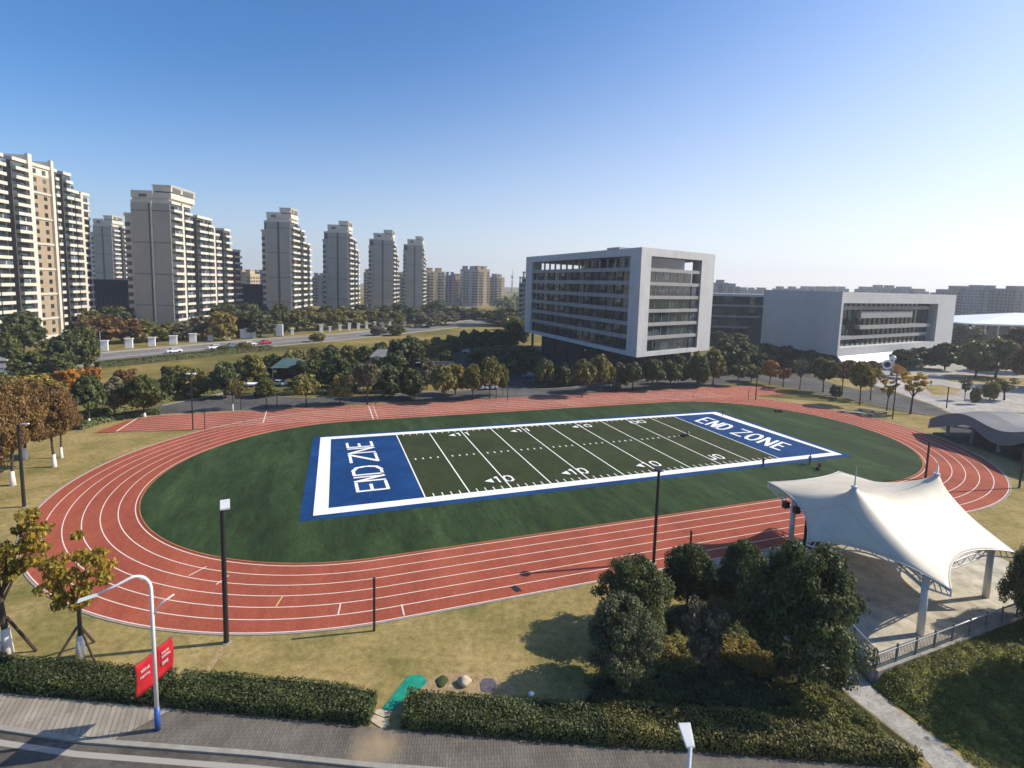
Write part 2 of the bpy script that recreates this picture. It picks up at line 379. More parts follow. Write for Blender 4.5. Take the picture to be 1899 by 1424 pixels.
def proto(shape, colour, variant, c0, dens):
    key = (shape, colour, variant, c0, dens)
    if key not in PROTO:
        ncl, nl, sz = {'far': (48, 56, .11), 'mid': (95, 75, .08), 'thin': (34, 34, .07), 'fine': (230, 190, .025), 'airy': (70, 70, .045), 'wisp': (40, 110, .034)}[dens]
        gk = (shape, variant, c0, dens)
        P, N = crown_points(shape, ncl, nl, c0, .17 if dens not in ('fine', 'airy', 'wisp') else (.15 if dens != 'wisp' else .125))
        PROTO[key] = (leaf_mesh('crown', P, N, sz, LEAF[colour]), trunk_mb(c0, limbs=5 if dens == 'far' else 7).mesh('trunk', M['bark'], True))
    return PROTO[key]
def tree_at(base, h, w, shape, colour, c0, dens, label, group=None, whitewash=False, name=None, variant=None, stakes=False, parts=True):
    cm, tm = proto(shape, colour, random.randrange(3) if variant is None else variant, c0, dens)
    nm = name or {'cone': 'conical_tree', 'umbrella': 'spreading_tree'}.get(shape, 'broadleaf_tree')
    t = thing(nm, label, 'shrub' if 'shrub' in nm else 'tree', base, random.uniform(0, 6.28), group)
    t.scale = (w, w, h)
    link('trunk', tm, t); link('crown', cm, t)
    if whitewash:
        b = MB(); rr = .026
        b.tube([(0, 0, 0), (0, 0, c0 * .42)], [rr * 1.9, rr * 1.12], 10); b.build('whitewashed_base', M['whitewash'], t, True)
    return t

# trees in a list of photo survey rows: (cx, ytop, ybase, width, colour, shape)
def tree_px(cx, yt, yb, w, shape, colour, c0, dens, label, group=None, **k):
    b = G(cx, yb); h = rise(yt, b); d = pix(b)[2]
    return tree_at(b, h, w * d / FPX, shape, colour, c0, dens, label, group, **k)

# ================================================================== SETTING
def poly_px(name, pts, z, mat, kind='structure'):
    b = MB(); b.sheet([G(u, v, 0) + Vector((0, 0, z)) for u, v in pts])
    o = b.build(name, mat); tag(o, kind=kind); return o
b = MB(); N = 96
ring = [(3500 * math.cos(2 * math.pi * i / N), 3500 * math.sin(2 * math.pi * i / N) + 300, 0) for i in range(N)]
b.sheet(ring); g = b.build('ground', M['land']); tag(g, kind='structure')
# lawn round the track
b = MB(); b.sheet([(-95, 29.6, .012), (-10, 29.2, .012), (32, 27.5, .012), (75, 24, .012), (112, 70, .012), (104, 108, .012), (84, 128, .012), (60, 136, .012),
                   (0, 121.5, .012), (-40, 108, .012), (-70, 105, .012), (-92, 88, .012), (-110, 70, .012)])
tag(b.build('lawn', M['lawn']), kind='structure')

def stadium(off, n=72):
    r = TR + off; p = []
    for i in range(n + 1):
        a = -math.pi / 2 + math.pi * i / n; p.append((TL / 2 + r * math.cos(a), r * math.sin(a)))
    for i in range(n + 1):
        a = math.pi / 2 + math.pi * i / n; p.append((-TL / 2 + r * math.cos(a), r * math.sin(a)))
    return p
def band(o0, o1, z):
    A, B = stadium(o0), stadium(o1); n = len(A); b = MB()
    b.add([(x, y, z) for x, y in A] + [(x, y, z) for x, y in B], [(i, (i + 1) % n, n + (i + 1) % n, n + i) for i in range(n)])
    return b
def in_track(o): o.location = (TX, TY, 0); o.rotation_euler = (0, 0, TH); return o
trk = in_track(tag(band(.12, WT, .034).build('running_track', M['track']), kind='structure'))
kb = MB()
for A, Bq in ((-.04, .12),):
    S0, S1 = stadium(A), stadium(Bq); n = len(S0)
    kb.add([(x, y, .0) for x, y in S0] + [(x, y, .09) for x, y in S0] + [(x, y, .09) for x, y in S1] + [(x, y, .0) for x, y in S1],
           [(k * n + i, k * n + (i + 1) % n, (k + 1) * n + (i + 1) % n, (k + 1) * n + i) for k in range(3) for i in range(n)])
kb.build('inner_kerb', M['kerb_orange'], trk)
eb = MB(); S0, S1 = stadium(WT), stadium(WT + .16); n = len(S0)
eb.add([(x, y, .0) for x, y in S0] + [(x, y, .06) for x, y in S0] + [(x, y, .06) for x, y in S1] + [(x, y, .0) for x, y in S1],
       [(k * n + i, k * n + (i + 1) % n, (k + 1) * n + (i + 1) % n, (k + 1) * n + i) for k in range(3) for i in range(n)])
eb.build('outer_kerb', M['kerb'], trk)
LO = [.42 + i * (WT - .55) / 6 for i in range(7)]
for o_ in LO: band(o_ - .05, o_ + .05, .040).build('lane_line', M['line'], trk)
# sprint straight on the far side, longer than the oval
sp = MB()
b0 = TR + WT - 9.6
def strip_poly(b, x0, x1, y0, y1, z, mi=0): b.sheet([(x0, y0, z), (x1, y0, z), (x1, y1, z), (x0, y1, z)], mi)
sp.sheet([(-79, 29.0, .030), (-60, 27.2, .030), (76.5, 27.2, .030), (79, 37.5, .030), (77, 39.9, .030), (-72, 40.0, .030), (-76.2, 37.2, .030)])
spo = in_track(tag(sp.build('sprint_straight', M['track']), kind='structure'))
for k in range(9):
    bb = 28.6 + k * 1.36
    m_ = MB(); strip_poly(m_, -75.5 + .2 * k, 77.5, bb - .06, bb + .06, .0465); m_.build('lane_line', M['line'], spo)
def mark(x0, y0, x1, y1, w=.12, mat='line', z=.052):
    d = Vector((x1 - x0, y1 - y0)).normalized() * w / 2; q = MB()
    q.sheet([(x0 - d.y, y0 + d.x, z), (x1 - d.y, y1 + d.x, z), (x1 + d.y, y1 - d.x, z), (x0 + d.y, y0 - d.x, z)][::-1]); q.build('start_mark', M[mat], trk)
mark(-45.2, -32.2, -44.75, -30.7, .12, 'yellow_line'); mark(-40.3, -34.85, -40.05, -33.3); mark(-35.15, -36.6, -35.15, -35.0)
mark(-32.2, 27.4, -32.2, 38.6, .22); mark(-31.3, 27.4, -31.3, 38.6, .12); mark(-52.3, 29.4, -52.6, 39.2, .18); mark(-75.6, 29.5, -75.0, 39.3, .28)
mark(-53.1, -24.9, -51.9, -23.6); mark(-50.5, -27.2, -49.7, -25.9)
mark(12.6, 27.4, 10.2, 38.4, .1)
inf = in_track(tag(band(0, -.1, .05).build('infield', M['turf']), kind='structure'))
me = bpy.data.meshes.new('infield'); q = MB(); q.sheet([(x, y, .052) for x, y in stadium(-.04)]); inf.data = q.mesh('infield', M['turf'])

# American football field painted on the infield
fld = in_track(tag(MB().build('football_field', M['blue_turf']), kind='structure'))
q = MB(); q.sheet([(-44.1, -16.25, .060), (42.9, -16.2, .060), (42.5, 16.9, .060), (-43.2, 17.6, .060)]); fld.data = q.mesh('football_field', M['blue_turf'])
q = MB()
OW = [(-42.6, -15.05), (41.9, -15.1), (41.6, 15.4), (-42.0, 16.9)]; IW = [(-40.9, -13.35), (41.0, -13.75), (39.6, 14.3), (-40.3, 15.4)]
q.add([(x, y, .068) for x, y in OW + IW], [(i, (i + 1) % 4, 4 + (i + 1) % 4, 4 + i) for i in range(4)]); q.build('boundary_stripe', M['field_white'], fld)
def iy(a, top):
    p, r = (IW[3], IW[2]) if top else (IW[0], IW[1]); t = (a - p[0]) / (r[0] - p[0]); return p[1] + (r[1] - p[1]) * t
q = MB(); q.sheet([(-29.2, iy(-29.2, 0), .068), (29.4, iy(29.4, 0), .068), (29.4, iy(29.4, 1), .068), (-29.2, iy(-29.2, 1), .068)]); q.build('playing_area', M['gridiron'], fld)
for i in range(11):
    a = -29.2 + 5.86 * i; q = MB(); strip_poly(q, a - .09, a + .09, iy(a, 0), iy(a, 1), .076)
    q.build('goal_line' if i in (0, 10) else 'yard_line', M['field_white'], fld)
for i in range(10):
    q = MB()
    for k in range(1, 5):
        a = -29.2 + 5.86 * (i + k / 5)
        strip_poly(q, a - .07, a + .07, iy(a, 0), iy(a, 0) + 1.05, .076); strip_poly(q, a - .06, a + .06, iy(a, 1) - .95, iy(a, 1), .076)
        if i < 9: strip_poly(q, a - .11, a + .11, 1.15, 1.75, .076)
    q.build('hash_marks', M['field_white'], fld)
GL = {'E': [[(1, 0), (0, 0), (0, 1), (1, 1)], [(0, .52), (.72, .52)]], 'N': [[(0, 0), (0, 1), (1, 0), (1, 1)]],
      'D': [[(0, 0), (0, 1), (.55, 1), (.9, .86), (1, .6), (1, .4), (.9, .14), (.55, 0), (0, 0)]], 'I': [[(.5, 0), (.5, 1)]],
      'Z': [[(0, 1), (1, 1), (0, 0), (1, 0)]], 'O': [[(.3, 0), (.08, .18), (0, .5), (.08, .82), (.3, 1), (.7, 1), (.92, .82), (1, .5), (.92, .18), (.7, 0), (.3, 0)]],
      '1': [[(.32, .86), (.55, 1)], [(.55, 1), (.55, 0)]], '0': [[(.3, 0), (.05, .25), (.05, .75), (.3, 1), (.7, 1), (.95, .75), (.95, .25), (.7, 0), (.3, 0)]],
      'J': [[(.8, 1), (.8, .2), (.5, 0), (.1, .1)]]}
def stroke_word(q, letters, f, tx, ty, z=.0795):
    """letters: (char, x0, x1); f maps (x, y in 0..1) to the field plane; tx, ty stroke widths along and across"""
    kk = 0
    for ch, x0, x1 in letters:
        for line in GL[ch]:
            for (ax, ay), (bx, by) in zip(line[:-1], line[1:]):
                A = Vector((x0 + (x1 - x0) * ax, ay)); B = Vector((x0 + (x1 - x0) * bx, by)); PA, PB = Vector(f(*A)), Vector(f(*B))
                d = (PB - PA); L = d.length; d /= L; nrm = Vector((-d.y, d.x))
                w = (abs(nrm.x) * ty + abs(nrm.y) * tx) / 2; e = d * w * .7; kk += 1
                q.sheet([(*(p), z + .0006 * (kk % 7)) for p in (PA - e + nrm * w, PA - e - nrm * w, PB + e - nrm * w, PB + e + nrm * w)])
# left end zone: the letters stand with their feet to the goal line
q = MB()
def fl(x, y): return (-33.35 - 3.9 * y - .025 * (x + 9.4), x)
stroke_word(q, [('E', -9.2, -6.3), ('N', -5.7, -4.1), ('D', -3.2, .1), ('Z', 2.3, 6.0), ('N', 6.7, 9.0), ('E', 9.8, 12.3)], fl, .46, .42)
for cb in (-5.3, -4.5):
    pass
q.build('end_zone_lettering', M['field_white'], fld)
q = MB()
def fr(x, y): return (32.3 + .07 * (x) + 4.5 * y, -x + 1.75 * y)
stroke_word(q, [('E', -9.8, -7.9), ('N', -7.0, -5.3), ('D', -4.5, -2.7), ('Z', -.5, 1.7), ('O', 2.6, 4.7), ('N', 5.7, 7.6), ('E', 8.6, 10.2)], fr, .42, .52)
q.build('end_zone_lettering', M['field_white'], fld)
def num(a, b, chars, arrow, h=2.0, flip=False, w=1.25):
    q = MB()
    def f(x, y): return (a + x, b + (y - .5) * h) if not flip else (a + x, b + (y - .5) * h * .8)
    stroke_word(q, [(c, -1.0 + i * (w + .35), -1.0 + i * (w + .35) + w) for i, c in enumerate(chars)], f, .27, .27)
    if arrow: q.sheet([(a - 2.35, b - .15, .0835), (a - 1.15, b - .95, .0835), (a - 1.15, b + .6, .0835)])
    q.build('yard_number', M['field_white'], fld)
num(-18.0, -10.1, '10', True); num(-6.3, -10.2, '10', True); num(6.3, -10.4, '10', True); num(18.8, -10.3, 'J0', False, w=1.2)
num(-18.0, 12.7, '11', True, flip=True); num(-6.3, 12.4, '11', True, flip=True); num(6.4, 12.2, '10', True, flip=True); num(18.4, 12.2, '00', False, flip=True, w=1.5)

# roads, paths and pavements
poly_px('campus_road', [(228, 769), (300, 752), (414, 731), (480, 734), (560, 739), (650, 738), (760, 729), (860, 724), (935, 716), (1000, 722), (1060, 719), (1120, 708), (1200, 704), (1310, 702), (1400, 689), (1480, 684), (1560, 697), (1640, 722), (1730, 752),
                        (1770, 772), (1720, 770), (1640, 756), (1560, 737), (1480, 722), (1400, 707), (1310, 717), (1200, 724), (1100, 731), (1000, 741), (940, 743), (800, 743), (700, 747), (600, 752), (480, 760), (380, 764), (300, 768)], .02, M['asphalt'])
poly_px('forecourt', [(800, 650), (980, 640), (1330, 662), (1420, 680), (1310, 700.5), (1200, 702.5), (1120, 706.5), (1060, 717.5), (1000, 720.5), (935, 714.5), (880, 690)], .016, M['court'])
poly_px('plaza', [(1440, 690), (1500, 676), (1640, 664), (1899, 668), (2100, 680), (2100, 800), (1899, 765), (1771, 769), (1731, 750.5), (1641, 720.5), (1561, 695.5), (1481, 682.5)], .016, M['plaza'])
poly_px('plaza_lawn', [(1712, 716), (1740, 713), (1785, 722), (1770, 731), (1730, 733)], .024, M['lawn'])
poly_px('plaza_lawn', [(1750, 700), (1830, 697), (1930, 704), (1930, 716), (1820, 712), (1760, 707)], .024, M['lawn'])
poly_px('plaza_lawn', [(1500, 692), (1560, 700), (1625, 722), (1600, 724), (1540, 710)], .028, M['lawn'])
hw = poly_px('highway', [(150, 660), (185, 656), (330, 643), (480, 630), (620, 621), (700, 612), (800, 602), (905, 591), (945, 589), (945, 596), (905, 600), (850, 607), (720, 622), (600, 634), (480, 645), (330, 659), (185, 675), (130, 681), (-80, 700), (-80, 676)], .02, M['highway_asphalt'])
def line_px(name, pts, w, z, mat, h=0.0):
    b = MB(); P = [G(u, v) for u, v in pts]
    for p, q in zip(P[:-1], P[1:]):
        d = (q - p); d = Vector((-d.y, d.x, 0)).normalized() * w / 2
        if h: b.hexa([p - d, q - d, q + d, p + d, *(x + Vector((0, 0, h)) for x in (p - d, q - d, q + d, p + d))])
        else: b.sheet([x + Vector((0, 0, z)) for x in (p + d, p - d, q - d, q + d)])
    o = b.build(name, mat); tag(o, kind='structure'); return o
line_px('highway_kerb', [(185, 656), (330, 643), (480, 630), (620, 621), (700, 612), (800, 602), (905, 591)], .8, .03, M['kerb'], .5)
line_px('highway_kerb', [(130, 681), (185, 675), (330, 659), (480, 645), (600, 634), (720, 622), (850, 607)], .7, .03, M['kerb'], .3)
line_px('median_line', [(185, 665), (330, 651), (480, 637.5), (620, 627)], .5, .03, M['line'])
line_px('road_kerb', [(300, 752), (414, 731), (480, 734), (560, 739), (650, 738), (760, 729), (860, 724), (935, 716)], .35, 0, M['kerb'], .14)
line_px('road_kerb', [(1000, 722), (1060, 719), (1120, 708), (1200, 704), (1310, 702)], .35, 0, M['kerb'], .14)
line_px('road_kerb', [(1480, 722), (1560, 737), (1640, 756), (1720, 770)], .35, 0, M['kerb'], .14)
poly_px('footpath', [(130, 792), (228, 769), (414, 728), (430, 729), (300, 768), (260, 770), (205, 778)], .017, M['concrete'])
# street in front
b = MB(); b.sheet([(-90, 32.6, .02), (-33, 29.25, .02), (-7.2, 27.2, .02), (8, 26.4, .02), (30, 24.6, .02), (70, 20, .02), (70, -10, .02), (-90, -10, .02)])
tag(b.build('street', M['street']), kind='structure')
b = MB()
KP = [(-90, 32.9), (-33, 29.32), (-24.4, 28.27), (-14.1, 27.72), (-7.2, 27.17), (8, 26.4), (30, 24.6), (70, 20)]
for p, q in zip(KP[:-1], KP[1:]):
    b.hexa([(p[0], p[1] - .32, 0), (q[0], q[1] - .32, 0), (q[0], q[1], 0), (p[0], p[1], 0), (p[0], p[1] - .32, .15), (q[0], q[1] - .32, .15), (q[0], q[1], .15), (p[0], p[1], .15)])
tag(b.build('street_kerb', M['kerb']), kind='structure')
b = MB()
for p, q in zip(KP[:-1], KP[1:]):
    b.sheet([(p[0], p[1] - 1.15, .026), (q[0], q[1] - 1.15, .026), (q[0], q[1] - .78, .026), (p[0], p[1] - .78, .026)])
tag(b.build('edge_line', M['edge_paint']), kind='structure')
FP = [(-90, 34.5), (-32.7, 31.4), (-15.2, 30.1), (-6.7, 29.45), (4.2, 28.7), (11.9, 28.4), (30, 27.3), (70, 23)]
spl = -21.6
def lerp_y(P, x):
    for p, q in zip(P[:-1], P[1:]):
        if p[0] <= x <= q[0]: return p[1] + (q[1] - p[1]) * (x - p[0]) / (q[0] - p[0])
b = MB(); xs = [-90, -60, -33, -27, -21.6]
b.sheet([(x - .0, lerp_y(KP, x), .13) for x in xs[:-1]] + [(-22.9, lerp_y(KP, -22.9), .13), (-20.9, lerp_y(FP, -20.9), .13)] + [(x, lerp_y(FP, x), .13) for x in xs[-2::-1]])
tag(b.build('pavement', M['pave_light']), kind='structure')
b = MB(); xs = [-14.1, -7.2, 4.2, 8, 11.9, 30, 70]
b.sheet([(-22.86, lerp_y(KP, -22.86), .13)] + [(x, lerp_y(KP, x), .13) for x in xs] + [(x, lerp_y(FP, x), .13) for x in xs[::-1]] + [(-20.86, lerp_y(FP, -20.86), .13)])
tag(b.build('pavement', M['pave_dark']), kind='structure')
# path past the pavilion
poly_px('garden_path', [(1322, 1037), (1392, 1137), (1470, 1195), (1545, 1262), (1589, 1302), (1644, 1344), (1690, 1380), (1730, 1424), (1745, 1440), (1822, 1440), (1805, 1423), (1768, 1394), (1715, 1354), (1663, 1315), (1618, 1273), (1576, 1236), (1545, 1200), (1480, 1090), (1420, 1012)], .03, M['concrete'])
poly_px('paved_apron', [(1385, 1024), (1420, 1011), (1500, 996), (1560, 1010), (1500, 1080), (1440, 1060)], .024, M['concrete'])
def bank_z(x, y):
    d = Vector((x - TX, y - TY)); c, s = math.cos(TH), math.sin(TH); a = d.x * c + d.y * s; b_ = -d.x * s + d.y * c
    return .82 * max(0, 1 - max(0, (-54.1 + a * .035) - b_) / 6.5) * min(1, max(0, (a + 5.2) / 1.5))
bb_ = MB(); na, nb_ = 30, 14; vs_ = []
for i in range(na + 1):
    for j in range(nb_ + 1):
        a_ = -5.0 + 36 * i / na; p_ = tw(a_, -54.13 + a_ * .035 - 13 * j / nb_); vs_.append((p_.x, p_.y, .022 + bank_z(p_.x, p_.y)))
bb_.add(vs_, [(i * (nb_ + 1) + j, i * (nb_ + 1) + j + 1, (i + 1) * (nb_ + 1) + j + 1, (i + 1) * (nb_ + 1) + j)[::-1] for i in range(na) for j in range(nb_)])
tag(bb_.build('grass_bank', M['slope']), kind='structure')
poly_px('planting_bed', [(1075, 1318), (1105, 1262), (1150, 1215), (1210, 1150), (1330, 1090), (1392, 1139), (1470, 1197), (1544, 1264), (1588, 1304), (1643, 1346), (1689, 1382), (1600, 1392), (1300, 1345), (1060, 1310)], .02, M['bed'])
poly_px('worn_soil', [(775, 1262), (830, 1248), (900, 1250), (950, 1265), (960, 1290), (880, 1295), (790, 1285)], .018, M['bare'])
poly_px('worn_soil', [(410, 1198), (426, 1196), (392, 1240), (362, 1285), (352, 1282), (380, 1240)], .018, M['bare'])
tm = MB(); tm.prism([G(u, v)[:2] for u, v in [(708, 1316), (722, 1298), (757, 1254), (779, 1252), (791, 1260), (789, 1270), (776, 1280), (755, 1290), (738, 1310), (730, 1318)]], .015, .06)
tag(tm.build('artificial_turf_mat', M['teal']), 'teal green artificial turf mat lying on the lawn at the hedge gap', 'mat')
for k, pp in enumerate([[(690, 1322), (704, 1316), (728, 1321), (712, 1332)], [(683, 1336), (690, 1325), (714, 1334), (724, 1345), (708, 1352)]]):
    s_ = MB(); s_.prism([G(u, v)[:2] for u, v in pp], .0, .07)
    tag(s_.build('stepping_slab', M['stone']), ['pale stepping slab touching the teal mat in the hedge gap', 'pale stepping slab beside the pavement in the hedge gap'][k], 'slab', 'slabs through the hedge gap')

# ================================================================== NEAR THINGS
# boulder, slab and moss by the mat
def pebble(name, base, r, mat, label, cat):
    bm = bmesh.new(); bmesh.ops.create_icosphere(bm, subdivisions=3, radius=1)
    for v in bm.verts:
        k = 1 + .13 * math.sin(3.1 * v.co.x + 1.7) + .1 * math.sin(4.3 * v.co.y + .6) + .08 * math.sin(5 * v.co.z); v.co = Vector((v.co.x * r[0] * k, v.co.y * r[1] * k, v.co.z * r[2] * k))
    me = bpy.data.meshes.new(name); bm.to_mesh(me); bm.free(); me.materials.append(mat); me.polygons.foreach_set('use_smooth', [True] * len(me.polygons))
    return tag(link(name, me, None, base + Vector((0, 0, r[2] * .35))), label, cat)
pebble('boulder', G(861, 1268), (.52, .40, .38), M['stone'], 'pale rounded boulder on bare soil behind the clipped hedge', 'rock')
pebble('moss_clump', G(820, 1264), (.45, .5, .12), M['moss'], 'low round mossy clump between teal mat and boulder', 'plant')
s_ = MB(); s_.prism([G(u, v)[:2] for u, v in [(893, 1282), (890, 1268), (897, 1259), (914, 1259), (921, 1268), (917, 1280), (905, 1285)]], 0, .05)
tag(s_.build('slate_slab', M['slate']), 'flat dark slate slab on the soil right of the boulder', 'slab')
s_ = MB(); s_.prism([G(u, v)[:2] for u, v in [(947, 1090), (956, 1086), (968, 1096), (958, 1099)]], .03, .062)
tag(s_.build('drain_grate', M['black_metal']), 'small black drain grate set in the outer lane of the track', 'grate')
pebble('boulder', G(985, 1310) + Vector((0, 0, .85)), (.2, .16, .13), M['white_paint'], 'small white stone lying on top of the front hedge', 'rock')

# hedges: leaf shell round a dark core
def hedge(x0, x1, yf, yb, h, label, dens=200, size=.12, colour='dark', bulge=0.1):
    t = thing('clipped_hedge', label, 'hedge', ((x0 + x1) / 2, 0, 0), 0, 'clipped hedges along the street')
    cx_ = (x0 + x1) / 2; n = 40; L = x1 - x0
    core = MB(); P = []; Nn = []
    for i in range(n):
        xa, xb = x0 + L * i / n, x0 + L * (i + 1) / n; xm = (xa + xb) / 2
        core.box(xa - cx_ + (.15 if i == 0 else 0), yf(xm) + .18, 0, xb - cx_ - (.15 if i == n - 1 else 0), yb(xm) - .18, h(xm) - .14)
        depth = yb(xm) - yf(xm); hh = h(xm)
        k = int(dens * (xb - xa) * (depth + hh * 1.3))
        for _ in range(k):
            x = random.uniform(xa, xb); wob = .12 * math.sin(1.7 * x) + .08 * math.sin(4.1 * x + 1)
            r = random.random() * (depth + 2 * hh)
            if r < depth:
                y = yf(x) + r; e = min(r, depth - r); rnd = max(0, .25 - e)
                z = hh - rnd * .5 + wob * .35 + .1 * math.sin(2.3 * y + 1.3 * x) + random.gauss(0, .05); nr = (random.gauss(0, .5), random.gauss(-.15, .5), 1)
            elif r < depth + hh: z = (r - depth); y = yf(x) + random.gauss(.03, .06) + wob * .4; nr = (random.gauss(0, .5), -1, random.gauss(.4, .5))
            else: z = (r - depth - hh); y = yb(x) - random.gauss(.03, .06) + wob * .4; nr = (random.gauss(0, .5), 1, random.gauss(.4, .5))
            P.append((x - cx_, y, z)); Nn.append(nr)
    for xe, sg in ((x0, -1), (x1, 1)):
        depth = yb(xe) - yf(xe)
        for _ in range(int(dens * depth * h(xe))):
            P.append((xe - cx_ + random.gauss(-.05 * sg, .07), yf(xe) + random.random() * depth, random.random() * h(xe))); Nn.append((sg, random.gauss(0, .5), random.gauss(.3, .5)))
    core.build('branches', M['hedge_core'], t)
    link('foliage', leaf_mesh('foliage', np.array(P), np.array(Nn, dtype=float), size, LEAF[colour]), t)
    return t
fy = lambda x: lerp_y(FP, x) + .12
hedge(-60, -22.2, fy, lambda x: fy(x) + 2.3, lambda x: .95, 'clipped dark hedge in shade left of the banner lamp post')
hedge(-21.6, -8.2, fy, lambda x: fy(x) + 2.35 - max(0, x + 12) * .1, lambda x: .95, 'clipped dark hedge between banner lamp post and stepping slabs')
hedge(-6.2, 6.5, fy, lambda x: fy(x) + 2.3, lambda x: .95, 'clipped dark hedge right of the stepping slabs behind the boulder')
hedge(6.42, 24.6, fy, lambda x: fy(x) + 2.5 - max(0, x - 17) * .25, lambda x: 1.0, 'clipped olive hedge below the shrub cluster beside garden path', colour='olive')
# ground cover shrubs
def shrub_patch(pts, z, hgt, n, colour, size, label, name='ground_cover_shrub', cat='shrub', group=None, bank=False):
    P3 = [G(u, v, z) for u, v in pts]; xs = [p.x for p in P3]; ys = [p.y for p in P3]
    cx_, cy_ = sum(xs) / len(xs), sum(ys) / len(ys)
    def inside(x, y):
        c = False; j = len(P3) - 1
        for i in range(len(P3)):
            if (P3[i].y > y) != (P3[j].y > y) and x < (P3[j].x - P3[i].x) * (y - P3[i].y) / (P3[j].y - P3[i].y) + P3[i].x: c = not c
            j = i
        return c
    P = []; Nn = []
    cl = []
    while len(cl) < max(6, n // 90):
        x, y = random.uniform(min(xs), max(xs)), random.uniform(min(ys), max(ys))
        if inside(x, y): cl.append((x, y, random.uniform(.75, 1.15)))
    for x, y, s in cl:
        for _ in range(90):
            q = rng.normal(size=3); q /= np.linalg.norm(q); q[2] = abs(q[2]); r = .48 * s * rng.uniform(.5, 1) ** .4
            P.append((x - cx_ + q[0] * r, y - cy_ + q[1] * r, max(.03, hgt * s * (.35 + .65 * q[2]) - rng.uniform(0, .12)) + (bank_z(x + q[0] * r, y + q[1] * r) if bank else 0))); Nn.append((q[0] + rng.normal() * .5, q[1] + rng.normal() * .5, q[2] + .4))
    t = thing(name, label, cat, (cx_, cy_, 0), 0, group)
    link('foliage', leaf_mesh('foliage', np.array(P), np.array(Nn), size, LEAF[colour]), t)
    st = MB()
    for x, y, s in cl: pass
    t['category'] = cat
    return t
shrub_patch([(1330, 1182), (1365, 1176), (1420, 1200), (1462, 1232), (1462, 1262), (1420, 1250), (1370, 1222), (1335, 1204)], .5, .75, 8500, 'yellowgreen', .12, 'low yellow-green shrub band between grey shrub and largest dark tree')
shrub_patch([(1212, 1180), (1262, 1172), (1292, 1200), (1285, 1235), (1235, 1232), (1205, 1210)], .5, .7, 5000, 'olive', .12, 'low olive shrub between the two nearest left trees of the cluster')
shrub_patch([(1462, 1275), (1500, 1262), (1544, 1270), (1582, 1306), (1634, 1348), (1672, 1380), (1590, 1374), (1455, 1345)], .3, .5, 12000, 'bright', .11, 'bright green ground cover patch beside the garden path')
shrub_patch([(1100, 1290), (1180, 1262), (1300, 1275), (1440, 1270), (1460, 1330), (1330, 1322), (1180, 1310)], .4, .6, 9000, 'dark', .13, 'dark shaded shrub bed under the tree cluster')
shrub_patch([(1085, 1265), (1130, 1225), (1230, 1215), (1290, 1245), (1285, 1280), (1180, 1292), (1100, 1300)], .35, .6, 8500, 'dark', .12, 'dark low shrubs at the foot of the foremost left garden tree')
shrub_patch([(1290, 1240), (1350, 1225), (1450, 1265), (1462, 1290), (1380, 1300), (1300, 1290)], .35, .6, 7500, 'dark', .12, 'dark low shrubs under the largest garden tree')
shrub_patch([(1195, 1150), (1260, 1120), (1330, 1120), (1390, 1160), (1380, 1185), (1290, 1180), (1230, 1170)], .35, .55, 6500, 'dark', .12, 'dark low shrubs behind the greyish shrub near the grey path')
shrub_patch([(1632, 1272), (1700, 1232), (1800, 1196), (1899, 1158), (1960, 1140), (1960, 1190), (1850, 1215), (1740, 1262), (1660, 1310)], .12, .24, 30000, 'bright', .09, 'sunlit green bank planting below the pavilion railing', bank=True)
shrub_patch([(1680, 1318), (1740, 1265), (1850, 1222), (1960, 1195), (2010, 1330), (1990, 1440), (1850, 1440), (1732, 1358)], .12, .26, 40000, 'bright', .10, 'broad green bank planting beside the garden path, mostly shaded', bank=True)

# the cluster of garden trees by the pavilion
def near_tree(cx, yt, yb, w, shape, colour, c0, label, **k):
    return tree_px(cx, yt, yb, w, shape, colour, c0, 'fine', label, 'garden trees by the pavilion', variant=random.randrange(1000), **k)
near_tree(1178, 1034, 1172, 138, 'egg', 'garden', .12, 'round dark evergreen nearest the track left of the tall floodlight')
near_tree(1274, 1008, 1130, 102, 'egg', 'garden', .16, 'dark evergreen right of the thin black post by the track')
near_tree(1372, 998, 1140, 98, 'egg', 'garden', .14, 'dark evergreen standing against the grey garden path')
near_tree(1484, 1003, 1268, 200, 'egg', 'garden', .10, 'largest dark tree beside the pavilion railing')
near_tree(1152, 1104, 1270, 136, 'egg', 'garden_grey', .10, 'bushy grey-green tree at the lawn edge, foremost on the left')
tree_px(1300, 1117, 1258, 104, 'umbrella', 'grey', .18, 'airy', 'greyish shrub with upright bare stems in the cluster middle', 'garden trees by the pavilion', name='twiggy_shrub')
near_tree(1910, 1000, 1168, 92, 'egg', 'garden', .08, 'dark evergreen cut off by the right frame beside the railing')

for k_, (x_, y_, h_, w_) in enumerate([(44.0, 33.5, 12.0, 8.5)]):
    tree_at(Vector((x_, y_, 0)), h_, w_, 'egg', 'garden', .12, 'fine', ['dark tree just beyond the right frame shading the upper bank', 'dark tree just beyond the right frame shading the lower bank'][k_], 'garden trees by the pavilion', variant=900 + k_)
# staked young trees bottom left
def staked(cx, yt, yb, w, colour, label):
    t = tree_px(cx, yt, yb, w, 'umbrella', colour, .42, 'wisp', label, 'staked young trees by the street', whitewash=True, variant=random.randrange(1000), name='staked_tree')
    for k in range(3):
        a = 2.1 * k + .5; b = MB(); b.tube([(math.cos(a) * .24, math.sin(a) * .24, 0), (math.cos(a) * .015, math.sin(a) * .015, .25)], .012, 6); b.build('support_stake', M['bark'], t)
    return t
staked(150, 988, 1218, 166, 'autumn', 'yellow-leaved young tree with three stakes left of banner lamp post')
staked(14, 936, 1212, 200, 'autumn', 'pale green-yellow young tree with stakes cut off by the left frame')

